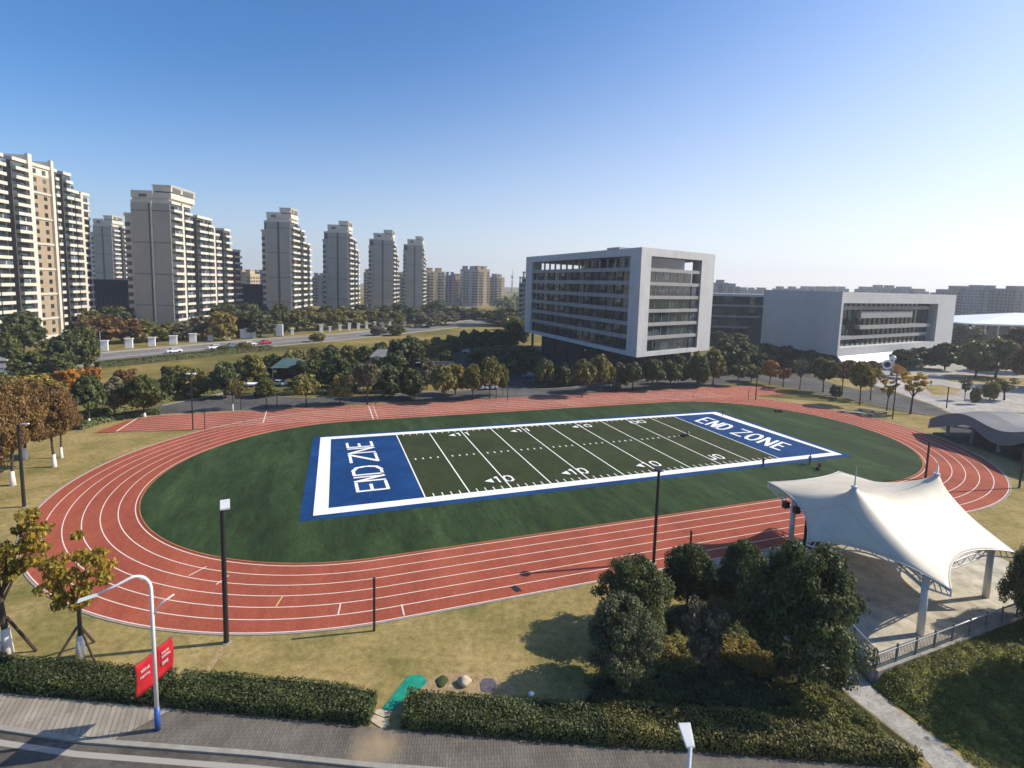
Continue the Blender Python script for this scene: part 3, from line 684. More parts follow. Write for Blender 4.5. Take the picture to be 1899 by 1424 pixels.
# ------------------------------------------------------------------ lamps and posts
def floodlight(u, v, vt, r, head, label, cat='lamp post'):
    b = G(u, v); h = rise(vt, b); t = thing('floodlight_pole', label, cat, b, 0, 'floodlight poles round the track')
    q = MB(); q.tube([(0, 0, .06), (0, 0, h)], [r, r * .8], 12); q.build('pole', M['black_metal'], t)
    q = MB(); q.prism([(.32 * math.cos(i * .785 + .39), .32 * math.sin(i * .785 + .39)) for i in range(8)], 0, .07); q.build('base_plate', M['kerb'], t)
    if head == 'panel':
        q = MB(); c, s = math.cos(.5), math.sin(.5)
        P = [Vector((x * c - y * s, x * s + y * c, z + h + (.28 * y))) for z in (.0, .12) for x, y in ((-.12, -.5), (.52, -.5), (.52, .5), (-.12, .5))]
        q.hexa([p for p in P]); q.build('lamp_head', M['lamp_white'], t)
        q = MB(); q.tube([(0, 0, h - .25), (.18, .1, h + .06)], .06, 8); q.build('bracket', M['black_metal'], t)
    elif head == 'arm':
        q = MB(); q.tube([(0, 0, h - .1), (.25, 0, h + .02), (.6, 0, h + .04)], .05, 8); q.build('bracket', M['grey_metal'], t)
        q = MB(); q.hexa([(.35, -.17, h), (1.25, -.14, h + .08), (1.25, .14, h + .08), (.35, .17, h), (.4, -.14, h + .13), (1.2, -.1, h + .19), (1.2, .1, h + .19), (.4, .14, h + .13)]); q.build('lamp_head', M['lamp_white'], t)
    elif head == 'twin':
        q = MB(); q.tube([(-.6, 0, h), (.6, 0, h)], .04, 6); q.build('crossbar', M['black_metal'], t)
        for x in (-.55, .55):
            q = MB(); q.hexa([(x - .3, -.2, h - .04), (x + .3, -.2, h - .04), (x + .3, .2, h + .1), (x - .3, .2, h + .1), (x - .26, -.16, h + .1), (x + .26, -.16, h + .1), (x + .26, .16, h + .22), (x - .26, .16, h + .22)])
            q.build('lamp_head', M['lamp_white'], t)
    elif head == 'ball':
        q = MB(); q.ball((0, 0, h + .16), .24, 12); q.build('lamp_head', M['lamp_white'], t, True)
    elif head == 'cap':
        q = MB(); q.tube([(0, 0, h), (0, 0, h + .08), (0, 0, h + .1), (0, 0, h + .24)], [r * 1.1, r * 1.3, r * 3, r * 2.4], 12); q.build('lamp_head', M['black_metal'], t)
    return t
floodlight(420, 1192, 938, .19, 'panel', 'black floodlight pole with pale square head at the near-left bend')
floodlight(1212, 1044, 874, .17, 'cap', 'tall black floodlight pole before the garden trees, cap overlapping field edge')
floodlight(45, 940, 787, .19, 'arm', 'grey lamp pole with arm head on the lawn left of the track')
floodlight(358, 798, 694, .11, 'twin', 'thin dark pole with twin lamp heads inside the far-left bend')
floodlight(1401, 742, 642, .13, 'none', 'tall bare black pole on the far straight before the panelled hall')
floodlight(768, 748, 673, .09, 'arm', 'slim lamp pole on the verge at the middle of far straight')
floodlight(1083, 702, 650, .09, 'ball', 'small globe lamp pole under the white framed office')
floodlight(1655, 777, 690, .13, 'none', 'tall dark pole among the yellow trees at upper right')
floodlight(1716, 888, 819, .16, 'none', 'thick black pole rising behind the pavilion roof peak')
floodlight(1890, 905, 746, .14, 'none', 'black pole at the right frame outside the track bend')
def post(u, v, vt, label, r=.07, mat='black_metal', name='marker_post', group='black posts round the track'):
    b = G(u, v); h = rise(vt, b); t = thing(name, label, 'post', b, 0, group)
    q = MB(); q.tube([(0, 0, 0), (0, 0, h)], r, 8); q.build('pole', M[mat], t)
    q = MB(); q.tube([(0, 0, h), (0, 0, h + .05)], [r * 1.25, r * .6], 8); q.build('cap', M[mat], t)
    return t
post(694, 1170, 1072, 'thin black post on the lawn below the yellow lane mark', .1)
post(1277, 1064, 984, 'thin black post against the track behind the garden trees', .1)
post(380, 797, 761, 'short black post beside the twin-head lamp pole')
post(1387.5, 742, 722, 'short black post left of the tall bare pole')
post(1755, 757, 717, 'short dark post on the plaza edge right of yellow trees', .12)
PX = [(494, 759, 731), (514, 758, 730), (697, 750, 721), (759, 741, 727), (941, 743, 720), (1118, 728, 708), (1174, 725, 706), (1251, 720, 704), (1291, 719, 704), (920, 740, 719)]
for i, (u, v, vt) in enumerate(sorted(PX)):
    post(u, v, vt, f'thin black fence post, {ORD[i]} from the left along the far straight', .09, name='fence_post', group='fence posts along the far straight')
# white street lamps
def street_lamp(base, h, arm, low, label, banner=None):
    t = thing('street_lamp', label, 'street lamp', base, 0, 'white street lamps')
    q = MB(); q.tube([(0, 0, .1), (0, 0, 1.62)], .155, 14); q.build('painted_base', M['blue_paint'], t, True)
    q = MB(); q.prism([(.34 * math.cos(i * .785 + .39), .34 * math.sin(i * .785 + .39)) for i in range(8)], 0, .1); q.build('footing', M['kerb'], t)
    ax = Vector((arm[0], arm[1], 0)); P = [Vector((0, 0, 1.62)), Vector((0, 0, h - 1.3))]
    L = ax.length; ax.normalize()
    for k in range(1, 7):
        w = k / 6 * math.pi / 2 * 1.22; P.append(Vector((0, 0, h - 1.3)) + ax * (.75 * (1 - math.cos(w))) + Vector((0, 0, .95 * math.sin(w))))
    e = P[-1]; P.append(e + ax * (L - .8) * .5 + Vector((0, 0, -.24))); P.append(e + ax * (L - .4) + Vector((0, 0, -.55)))
    q = MB(); q.tube(P, [.12, .095] + [.085] * 6 + [.07, .055], 12); q.build('pole', M['white_paint'], t, True)
    hd = MB(); e = P[-1]; s = Vector((-ax.y, ax.x, 0))
    hd.hexa([e - ax * .1 - s * .1 - Vector((0, 0, .04)), e + ax * .8 - s * .16 - Vector((0, 0, .16)), e + ax * .8 + s * .16 - Vector((0, 0, .16)), e - ax * .1 + s * .1 - Vector((0, 0, .04)),
             e - ax * .1 - s * .08 + Vector((0, 0, .07)), e + ax * .75 - s * .12 - Vector((0, 0, .05)), e + ax * .75 + s * .12 - Vector((0, 0, .05)), e - ax * .1 + s * .08 + Vector((0, 0, .07))])
    hd.build('lamp_head', M['lamp_white'], t)
    if low:
        q = MB(); lx = Vector((low[0], low[1], 0)); q.tube([(0, 0, low[2]), lx * .45 + Vector((0, 0, low[2] + .75)), lx + Vector((0, 0, low[2] + 1.15))], [.06, .05, .04], 8); q.build('side_arm', M['white_paint'], t, True)
    if banner:
        d = Vector((banner[0], banner[1], 0)).normalized()
        for s_, dz in ((-1, 0), (1, .12)):
            q = MB(); n = 8
            V = []; F = []
            for i in range(n + 1):
                for j in range(n + 1):
                    r_ = .14 + 1.08 * i / n; z = 3.15 + dz + 2.05 * j / n
                    off = .07 * math.sin(2.5 * i / n + 4 * j / n) * (i / n); p = d * s_ * r_ + Vector((-d.y, d.x, 0)) * off
                    V.append((p.x, p.y, z))
            for i in range(n):
                for j in range(n): F.append((i * (n + 1) + j, (i + 1) * (n + 1) + j, (i + 1) * (n + 1) + j + 1, i * (n + 1) + j + 1))
            q.add(V, F); w = q; side = Vector((d.y, -d.x, 0))
            rows = ((4.55, .55, .16), (4.2, .62, .11)) if s_ < 0 else ((4.75, .5, .12), (4.5, .6, .12), (4.05, .42, .2))
            for zz, ww, hh in rows:
                for k in range(5):
                    r0 = .40 + k * ww / 5; cw = ww / 6.3
                    st = [(0, 0, cw, .022), (0, hh * .48, cw, .02), (cw * .1, hh * .92, cw * .9, .02), (cw * random.uniform(.25, .7), 0, .02, hh), (cw * random.uniform(0, .2), hh * .2, .018, hh * .6), (cw * .85, hh * .1, .018, hh * random.uniform(.3, .7))]
                    for (sx0, sz0, sw_, sh_) in random.sample(st, 5):
                        A = d * s_ * (r0 + sx0); Bq = d * s_ * (r0 + sx0 + sw_)
                        for sd in (1, -1):
                            off = side * (.085 * sd)
                            w.sheet([A + off + Vector((0, 0, zz + sz0)), Bq + off + Vector((0, 0, zz + sz0)), Bq + off + Vector((0, 0, zz + sz0 + sh_)), A + off + Vector((0, 0, zz + sz0 + sh_))], 1)
            o = q.build('banner', [M['banner_red'], M['cloth_white']], t, True); sm = o.modifiers.new('thickness', 'SOLIDIFY'); sm.thickness = .02; sm.offset = 0
            q = MB(); q.tube([(0, 0, 3.15 + dz + 2.08), d * s_ * 1.25 + Vector((0, 0, 3.15 + dz + 2.08))], .025, 6); q.build('banner_rod', M['black_metal'], o)
    return t
street_lamp(G(293, 1357), 10.5, (-1.7, -1.0), (1.1, .35, 7.5), 'white street lamp with red banners and blue base on pavement', (.25, .97))
tp = G(1280, 1386, 10.4); t = thing('street_lamp', 'white street lamp with flat panel head rising at the bottom frame', 'street lamp', (tp.x, tp.y, 0), 0, 'white street lamps')
q = MB(); q.tube([(0, 0, 0), (0, 0, 1.6)], .155, 14); q.build('painted_base', M['blue_paint'], t, True)
q = MB(); q.tube([(0, 0, 1.6), (0, 0, 10.42)], [.11, .07], 12); q.build('pole', M['white_paint'], t, True)
hv = (G(1270, 1347, 10.75) - Vector((tp.x, tp.y, 0))); hv.z = 0; hd_ = hv.normalized(); sx_ = Vector((hd_.y, -hd_.x, 0)); ln = hv.length + .1
P = [hd_ * a * ln + sx_ * b_ * w_ + Vector((0, 0, 10.42 + .36 * a + z_)) for z_ in (-.04, .05) for a, b_, w_ in ((-.05, -1, .17), (-.05, 1, .17), (1, 1, .25), (1, -1, .25))]
q = MB(); q.hexa(P); o = q.build('lamp_head', M['lamp_white'], t); bv = o.modifiers.new('edge', 'BEVEL'); bv.width = .03; bv.segments = 2

# ------------------------------------------------------------------ pavilion: platform, railing, tensioned roof
ZP = .9
pl = thing('stage_platform', 'raised pale concrete platform under the white tensile roof', 'platform', (TX, TY, 0), TH)
q = MB(); q.prism([(-4.35, -53.9), (24, -52.9), (24, -37.6), (6, -37.4), (1.5, -40.5)], 0, ZP); q.build('floor_slab', M['platform'], pl)
q = MB()
for (x0, y0), (x1, y1) in (((-4.5, -54.1), (24.1, -53.1)), ((1.35, -40.4), (-4.55, -54.0))):
    d = Vector((x1 - x0, y1 - y0)).normalized(); nn = Vector((-d.y, d.x)) * .16
    q.hexa([(x0 - nn.x, y0 - nn.y, 0), (x1 - nn.x, y1 - nn.y, 0), (x1 + nn.x, y1 + nn.y, 0), (x0 + nn.x, y0 + nn.y, 0), (x0 - nn.x, y0 - nn.y, ZP + .12), (x1 - nn.x, y1 - nn.y, ZP + .12), (x1 + nn.x, y1 + nn.y, ZP + .12), (x0 + nn.x, y0 + nn.y, ZP + .12)])
q.build('edge_kerb', M['kerb'], pl)
def railing(p0, p1, label):
    t = thing('platform_railing', label, 'railing', (TX, TY, 0), TH, 'railings round the stage platform')
    p0, p1 = Vector((*p0, 0)), Vector((*p1, 0)); L = (p1 - p0).length; d = (p1 - p0) / L; z0 = ZP + .12
    n = max(2, round(L / 2.2)); sd = Vector((-d.y, d.x, 0))
    q = MB(); q.tube([p0 + Vector((0, 0, z0 + 1.08)), p1 + Vector((0, 0, z0 + 1.4))], .06, 8); q.build('handrail', M['grey_metal'], t)
    for zz in (.16, 1.22):
        q = MB(); q.tube([p0 + Vector((0, 0, z0 + zz)), p1 + Vector((0, 0, z0 + zz))], .035, 6); q.build('rail', M['steel_grey'], t)
    for i in range(n + 1):
        p = p0 + d * L * i / n; q = MB(); q.box(p.x - .05, p.y - .05, z0, p.x + .05, p.y + .05, z0 + 1.4); q.build('post', M['steel_grey'], t)
    for i in range(n):
        q = MB()
        for k in range(1, 13):
            p = p0 + d * L * (i + k / 13) / n; q.box(p.x - .022, p.y - .014, z0 + .16, p.x + .013, p.y + .013, z0 + 1.22)
        q.build('baluster_panel', M['steel_grey'], t)
railing((-4.4, -54.0), (24, -53.0), 'dark steel railing along the front of the stage platform')
railing((.2, -43.0), (-4.4, -53.8), 'dark steel railing on the left side of the stage platform')
tn = thing('tensile_canopy', 'white two-peaked tensile roof on columns over the stage', 'canopy', (TX, TY, 0), TH)
PK = [Vector((2.9, -45.9, 10.5)), Vector((14.1, -45.7, 10.5))]
CN = dict(N=Vector((2.2, -54.4, 6.0)), R=Vector((15.1, -51.9, 5.6)), MR=Vector((19.5, -45, 6.2)), B=Vector((16.1, -34.3, 6.5)), L=Vector((4.9, -34.7, 6.5)), NL=Vector((-1.6, -45.4, 6.0)))
cm_ = sum(CN.values(), Vector()) / 6
def edge_curve(A, B, n, sag=.14, lift=.35):
    m = (A + B) / 2; inn = (Vector((cm_.x, cm_.y, 0)) - Vector((m.x, m.y, 0))).normalized() * (B - A).length * sag
    return [A.lerp(B, i / n) + (inn + Vector((0, 0, lift))) * 4 * (i / n) * (1 - i / n) for i in range(n + 1)]
NA, NB2 = 44, 24
near = edge_curve(CN['N'], CN['R'], NA); far = edge_curve(CN['L'], CN['B'], NA, .12, .3)
left = edge_curve(CN['N'], CN['NL'], NB2, .12) + edge_curve(CN['NL'], CN['L'], NB2, .10)[1:]
right = edge_curve(CN['R'], CN['MR'], NB2, .08) + edge_curve(CN['MR'], CN['B'], NB2, .10)[1:]
NJ = 2 * NB2; X = np.zeros((NA + 1, NJ + 1, 3))
for i in range(NA + 1):
    for j in range(NJ + 1):
        s_, t_ = i / NA, j / NJ
        X[i, j] = (1 - t_) * np.array(near[i]) + t_ * np.array(far[i]) + (1 - s_) * np.array(left[j]) + s_ * np.array(right[j]) \
            - ((1 - s_) * (1 - t_) * np.array(near[0]) + s_ * (1 - t_) * np.array(near[-1]) + (1 - s_) * t_ * np.array(far[0]) + s_ * t_ * np.array(far[-1]))
pin = {}
for pk in PK:
    dd = np.hypot(X[..., 0] - pk.x, X[..., 1] - pk.y); dd[0] = dd[-1] = 99; i, j = np.unravel_index(dd.argmin(), dd.shape)
    for di in (-1, 0, 1):
        for dj in (-1, 0, 1): pin[(i + di, j + dj)] = np.array([pk.x + di * .22, pk.y + dj * .2, pk.z - .12 * (abs(di) + abs(dj))])
RIDGE = [(PK[0], CN['N'], .95), (PK[0], CN['L'], 1.1), (PK[0], CN['NL'], .8), (PK[1], CN['R'], .85), (PK[1], CN['B'], 1.1), (PK[1], CN['MR'], .8), (PK[0], PK[1], 1.5)]
for it in range(2600):
    for k, p in pin.items(): X[k] = p
    Y = X.copy(); Y[1:-1, 1:-1] = (X[:-2, 1:-1] + X[2:, 1:-1] + X[1:-1, :-2] + X[1:-1, 2:]) / 4
    X = Y
    if it % 5 == 0 and it > 200:
        for A_, B_, sg_ in RIDGE:
            ab = np.array([B_.x - A_.x, B_.y - A_.y]); L2_ = ab @ ab
            tt = ((X[..., 0] - A_.x) * ab[0] + (X[..., 1] - A_.y) * ab[1]) / L2_; dd = np.abs((X[..., 0] - A_.x) * ab[1] - (X[..., 1] - A_.y) * ab[0]) / math.sqrt(L2_)
            zl = A_.z + (B_.z - A_.z) * tt - 4 * sg_ * tt * (1 - tt); mk = (dd < .3) & (tt > .02) & (tt < .97); mk[0] = mk[-1] = False; mk[:, 0] = mk[:, -1] = False
            X[..., 2][mk] = np.maximum(X[..., 2][mk], zl[mk])
for k, p in pin.items(): X[k] = p
q = MB(); W_ = NJ + 1
q.add([tuple(p) for p in X.reshape(-1, 3)], [(i * W_ + j, (i + 1) * W_ + j, (i + 1) * W_ + j + 1, i * W_ + j + 1) for i in range(NA) for j in range(NJ)])
mem = q.build('membrane', M['tent'], tn, True); sm = mem.modifiers.new('thickness', 'SOLIDIFY'); sm.thickness = .04
q = MB()
loop = near + right[1:] + far[::-1][1:] + left[::-1][1:]
q.tube(loop, .055, 6); q.build('edge_cable', M['steel_white'], tn, True)
for pk in PK:
    q = MB(); q.tube([pk - Vector((0, 0, .05)), pk + Vector((0, 0, .1)), pk + Vector((0, 0, .14)), pk + Vector((0, 0, 2.0))], [.30, .25, .07, .012], 12); q.build('mast_spire', M['steel_white'], tn)
def under(p, gap=.35):
    d_ = np.hypot(X[..., 0] - p.x, X[..., 1] - p.y); z_ = X[..., 2].ravel()[d_.argmin()]
    return Vector((p.x, p.y, min(p.z, z_ - gap))) if d_.min() < 1.0 else p
COLS = [(2.9, -52.3, 'N'), (14.2, -50.6, 'R'), (4.9, -38.2, 'L'), (15.4, -38.0, 'B'), (.6, -45.6, 'NL'), (17.8, -45.2, 'MR')]
for x, y, k in COLS:
    e = CN[k]; q = MB(); q.tube([(x, y, ZP), (x, y, ZP + 5.0)], [.27, .25], 16); q.build('column', M['steel_white'], tn, True)
    pk = min(PK, key=lambda p: (p - Vector((x, y, p.z))).length); T0 = Vector((x, y, ZP + 4.9)); q = MB(); tip = e + Vector((0, 0, -.12))
    q.tube([T0, tip], .09, 8); q.tube([Vector((x, y, ZP + 3.9)), tip - Vector((0, 0, .35))], .08, 8)
    top = under(Vector((pk.x + (x - pk.x) * .25, pk.y + (y - pk.y) * .25, 7.6)), .5); md_ = under(T0.lerp(top, .5), .45); q.tube([T0, md_, top], .09, 8); q.tube([Vector((x, y, ZP + 3.9)), top - Vector((0, 0, .9))], .08, 8)
    q.tube([tip, tip - Vector((0, 0, .35))], .06, 6)
    for f in (.25, .5, .75):
        q.tube([under(T0.lerp(top, f), .45), Vector((x, y, ZP + 3.9)).lerp(top - Vector((0, 0, .9)), f + .1)], .05, 6); q.tube([T0.lerp(tip, f), Vector((x, y, ZP + 3.9)).lerp(tip - Vector((0, 0, .35)), min(1, f + .2))], .05, 6)
    q.build('bracket_truss', M['steel_white'], tn)
for a_, b_ in (('N', 'R'), ('N', 'NL'), ('R', 'MR'), ('NL', 'L'), ('MR', 'B'), ('L', 'B')):
    ca = next(c for c in COLS if c[2] == a_); cb = next(c for c in COLS if c[2] == b_); q = MB(); A = Vector((ca[0], ca[1], ZP + 4.3)); B = Vector((cb[0], cb[1], ZP + 4.3))
    up = [under(A.lerp(B, i / 12) + Vector((0, 0, 1.3 * 4 * (i / 12) * (1 - i / 12))), .3) for i in range(13)]; lo = [p - Vector((0, 0, .6)) for p in up]
    q.tube(up, .085, 8); q.tube(lo, .07, 8)
    for i in range(0, 12, 2): q.tube([lo[i], up[i + 1]], .045, 6); q.tube([up[i + 1], lo[i + 2]], .045, 6)
    q.build('arch_truss', M['steel_white'], tn)
pk = PK[0]
q = MB()
for k in range(2):
    q.tube([PK[k] + Vector((0, 0, -.6)), Vector((PK[k].x, PK[k].y, 7.4))], .12, 8)
    for c in COLS:
        if (Vector((c[0], c[1], 0)) - Vector((PK[k].x, PK[k].y, 0))).length < 9: q.tube([Vector((PK[k].x, PK[k].y, 7.5)), (c[0], c[1], ZP + 4.6)], .07, 8)
q.build('hanging_mast', M['steel_white'], tn)
for k, (u_, v_, z_) in enumerate([(1456, 938, 5.3), (1476, 948, 5.1)]):
    sp_ = thing('stage_speaker', ['black loudspeaker box hanging under the left roof edge, farther one', 'black loudspeaker box hanging under the left roof edge, nearer one'][k], 'speaker', G(u_, v_ + 6, z_), TH, 'loudspeakers under the roof edge')
    q = MB(); q.hexa([(-.32, -.25, .15), (.32, -.25, .15), (.22, .25, .15), (-.22, .25, .15), (-.32, -.25, .8), (.32, -.25, .8), (.22, .25, .8), (-.22, .25, .8)]); q.build('cabinet', M['black_metal'], sp_)
    q = MB(); q.box(-.29, -.28, .19, .29, -.254, .76); q.build('grille', M['tyre'], sp_)
    q = MB(); q.tube([(0, 0, .8), (0, 0, 1.3)], .03, 6); q.build('hanger', M['black_metal'], sp_)
q = MB(); wl = thing('stage_backdrop', 'dark backdrop wall at the rear left of the stage platform', 'wall', (TX, TY, ZP), TH)
q.box(6.2, -39.0, 0, 13.5, -38.6, 4.4); q.build('panel', M['podium'], wl)
q = MB(); q.box(6.2, -39.4, 0, 6.5, -39.02, 4.5); q.box(13.2, -39.4, 0, 13.5, -39.02, 4.5); q.build('frame', M['black_metal'], wl)

# ================================================================== BUILDINGS
def at(u, Z):
    """ground point seen in column u at viewing depth Z"""
    return Vector(((u - 949.5) / FPX * Z, Z, 0))
def tower(loc, rz, W, bays, floors, label, group=None, fh=2.85, beige=False, crown=True, name='apartment_tower'):
    """local x: outwards from the balcony facade, local y: along it, away from the camera.
    bays: (length, kind, floors dropped at the roof)"""
    t = thing(name, label, 'apartment block', loc, rz, group)
    wl = MB(); core = MB(); y = 0; winm = {}; balm = {}; rf = MB(); pier = MB(); tan = MB(); LW = W * .22
    for bi, (Ln, kind, drop) in enumerate(bays):
        nf = floors - drop; h = nf * fh; xl = -W + (LW if bi == 0 else 0)
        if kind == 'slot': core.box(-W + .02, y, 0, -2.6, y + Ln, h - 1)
        elif kind in ('bal', 'half'): core.box(xl, y, 0, 0, y + Ln, h)
        else: wl.box(xl, y, 0, 0, y + Ln, h)
        if kind not in ('pier', 'slot'): rf.box(xl - .15, y + .01, h, .5, y + Ln - .01, h + 1.2)
        if kind == 'pier': pier.box(0, y, 0, 1.0, y + Ln, h + .6)
        if kind in ('bal', 'half'):
            kb, kw = ('b', Ln), ('w', Ln)
            if kb not in balm:
                m_ = MB(); m_.box(0, .3, 0, 1.35, Ln - .3, .2); m_.box(1.23, .3, .2, 1.35, Ln - .3, 1.12); m_.box(0, .3, .2, 1.23, .42, 1.12); m_.box(0, Ln - .42, .2, 1.23, Ln - .3, 1.12)
                balm[kb] = m_.mesh('balcony', M['tower_cream']); m_ = MB(); m_.box(0, .25, .1, .06, Ln - .25, 2.5); winm[kw] = m_.mesh('window', M['glass'])
                m_ = MB(); m_.box(0, .3, 0, 1.35, Ln - .3, 1.12); m_.box(0, .34, 1.12, 1.30, Ln - .34, 2.5, 1); m_.box(1.28, Ln * .48, 1.12, 1.34, Ln * .52, 2.5)
                balm['g', Ln] = m_.mesh('glazed_balcony', [M['tower_cream'], M['glass_blue']])
            for f in range(1, nf):
                gz = random.random() < .22
                link('balcony', balm[('g', Ln) if gz else kb], t, (0, y, f * fh)); link('window', winm[kw], t, (0, y, f * fh))
        if kind == 'win':
            if 'u' not in winm: m_ = MB(); m_.box(0, 0, 0.75, .06, 1.7, 2.35); winm['u'] = m_.mesh('window', M['glass'])
            for f in range(1, nf):
                for e in (.12, .64): link('window', winm['u'], t, (.13, y + Ln * e, f * fh))
                if f % 3 == 0: pier.box(.13, y, f * fh - .3, .5, y + Ln, f * fh + .3)
            tan.box(0, y + .05, fh, .12, y + Ln - .05, h - fh)
        if kind == 'end':
            if Ln not in winm: m_ = MB(); m_.box(0, Ln * .15, .6, .06, Ln * .85, 2.5); winm[Ln] = m_.mesh('window', M['glass'])
            for f in range(1, nf): link('window', winm[Ln], t, (0, y, f * fh)); pier.box(0, y + .05, f * fh - .35, .45, y + Ln - .05, f * fh + .45)
        y += Ln
    L = y; h1 = (floors - bays[0][2]) * fh; hl_ = h1 - 1.6 * fh
    # left wing of the end wall, set back and lower
    wl.box(-W, 3.0, 0, -W + LW - .003, 3.0 + bays[0][0], hl_); rf.box(-W - .3, 2.7, hl_, -W + LW - .01, 3.0 + bays[0][0], hl_ + 1.3)
    jt = MB()
    for f in range(1, int(hl_ / fh)): jt.box(-W - .1, 2.9, f * fh + .3, -W + LW * .45, 2.998, f * fh + 2.1)
    # blank end wall towards the camera: pale panels with a dark slot and joints every four floors
    pn = MB(); xa0 = -W + LW; wd = W - LW; xs = [(xa0 + .05, xa0 + wd * .44), (xa0 + wd * .54, -.15)]; z = 0
    while z < h1 - 1:
        z1 = min(z + 4 * fh, h1)
        for xa, xb in xs: pn.box(xa, -.35, z + .3, xb, -.004, z1)
        z = z1
    jt.box(xa0 + .02, -.06, 0, -.03, -.002, h1)
    wl.build('wall', M['tower_cream'], t); jt.build('end_joint', M['tower_core'], t); pn.build('end_panel', M['tower_panel'], t)
    if beige: q = MB(); q.box(xa0 + wd * .50, -.7, 0, xa0 + wd * .54, -.36, h1 + .8); q.build('downpipe_strip', M['tower_cream'], t)
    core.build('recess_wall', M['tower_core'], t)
    if pier.v: pier.build('pier', M['tower_cream'], t)
    if tan.v: tan.build('infill_wall', M['tower_tan'], t)
    rf.build('parapet', M['tower_cream'], t)
    if crown:
        yb = min(crown if crown is not True else 11, L); q = MB(); xm = xa0 + wd * .52
        q.box(xa0 + .3, .6, h1 + 1.2, -.8, yb, h1 + 2.2); q.box(xa0 + .05, .1, h1 + 2.2, xm + .6, yb - .5, h1 + 5.3); q.box(xm + .61, .3, h1 + 2.2, .2, yb, h1 + 4.6)
        q.box(xm + .1, 1.2, h1 + 5.3, -.2, yb + .8, h1 + 7.6); q.box(xm - .2, .9, h1 + 7.6, .1, yb + 1.1, h1 + 8.0); ph_ = q.build('penthouse', M['tower_cream'], t)
        for bx in ((-.199, 2.2, h1 + 5.0, -.12, yb * .45, h1 + 7.2), (-.199, yb * .52, h1 + 5.0, -.12, yb - .3, h1 + 7.2), (xa0 + wd * .2, .02, h1 + 2.5, xa0 + wd * .4, .097, h1 + 3.8)): q = MB(); q.box(*bx); q.build('penthouse_opening', M['tower_core'], ph_)
    return t, L
RG = 'row of grey apartment towers beyond the highway'
ROW = R_(4.5)
tower(at(322, 232), ROW, 21, [(Ln * 1.2, k, d) for Ln, k, d in [(6, 'bal', 0), (1.2, 'pier', 0), (6, 'half', 0), (4.6, 'slot', 0), (7, 'bal', 1), (5, 'half', 1), (1.2, 'pier', 2), (5, 'half', 3), (4.2, 'slot', 4), (6, 'bal', 2), (4.0, 'slot', 4), (6, 'bal', 5)]], 17,
      'broad grey apartment tower with stepped roof, nearest of the row', RG, fh=3.42, beige=True, crown=20)
row2 = [(5.5, 'bal', 0), (4.6, 'half', 0), (4.2, 'slot', 0), (6, 'bal', 1), (3.5, 'slot', 2), (5, 'half', 3)]
for i, (u, Z, W, fl, lab) in enumerate([(540, 296, 16.8, 17, 'grey apartment tower second along the row, behind a dark podium'), (645, 355, 17.4, 17, 'grey apartment tower in the middle of the row'),
                                        (726, 409, 18.6, 17, 'grey apartment tower fourth along the row, slim balcony side'), (781, 460, 16.8, 17, 'farthest and narrowest tower of the grey row')]):
    tower(at(u, Z), ROW, W, [(Ln * 1.2 * (.95 if i else 1.0) * (1 - .04 * i), k, d) for Ln, k, d in row2], fl, lab, RG, fh=3.42, crown=13)
tower(at(-95, 160), R_(8.9), 19, [(Ln * 1.08, k, d) for Ln, k, d in [(6, 'bal', 0), (3.4, 'slot', 0), (7, 'bal', 0), (6, 'half', 0), (3.4, 'slot', 0), (6.2, 'bal', 0), (1.8, 'pier', -1), (9, 'win', 0), (1.3, 'pier', -1), (2.4, 'half', 0), (3.2, 'slot', 0), (4.4, 'bal', 0), (4.0, 'half', 2), (1.3, 'pier', 2), (5, 'end', 2)]], 21,
      'cream apartment tower with tan window strip cut by the left frame', 'cream towers at the left', fh=3.14, crown=False)
tower(at(213, 392), R_(4.5), 17, [(7, 'bal', 0), (4, 'slot', 0), (9.6, 'bal', 0), (4, 'slot', 2), (7, 'bal', 1)], 18, 'distant grey tower between the cream tower and the broad grey tower', 'cream towers at the left', fh=3.42, crown=13)
def podium(u0, u1, Z, h, D, label):
    a, b_ = at(u0, Z), at(u1, Z); t = thing('podium_building', label, 'building', a, 0, 'dark podiums between the towers'); L = b_.x - a.x
    q = MB(); q.box(0, 0, 0, L, D, h); q.build('wall', M['podium'], t)
    q = MB(); q.box(-.4, -.4, h, L + .4, D + .4, h + .7); q.build('roof', M['office_dark'], t)
    q = MB()
    for i in range(int(L / 3)): q.box(.6 + 3 * i, -.08, h * .35, 2.6 + 3 * i, -.003, h * .6)
    q.build('louvre_band', M['office_dark'], t)
podium(170, 252, 300, 23, 26, 'dark low building between the two leftmost grey towers')
podium(437, 492, 330, 22, 26, 'dark low building left of the second row tower')

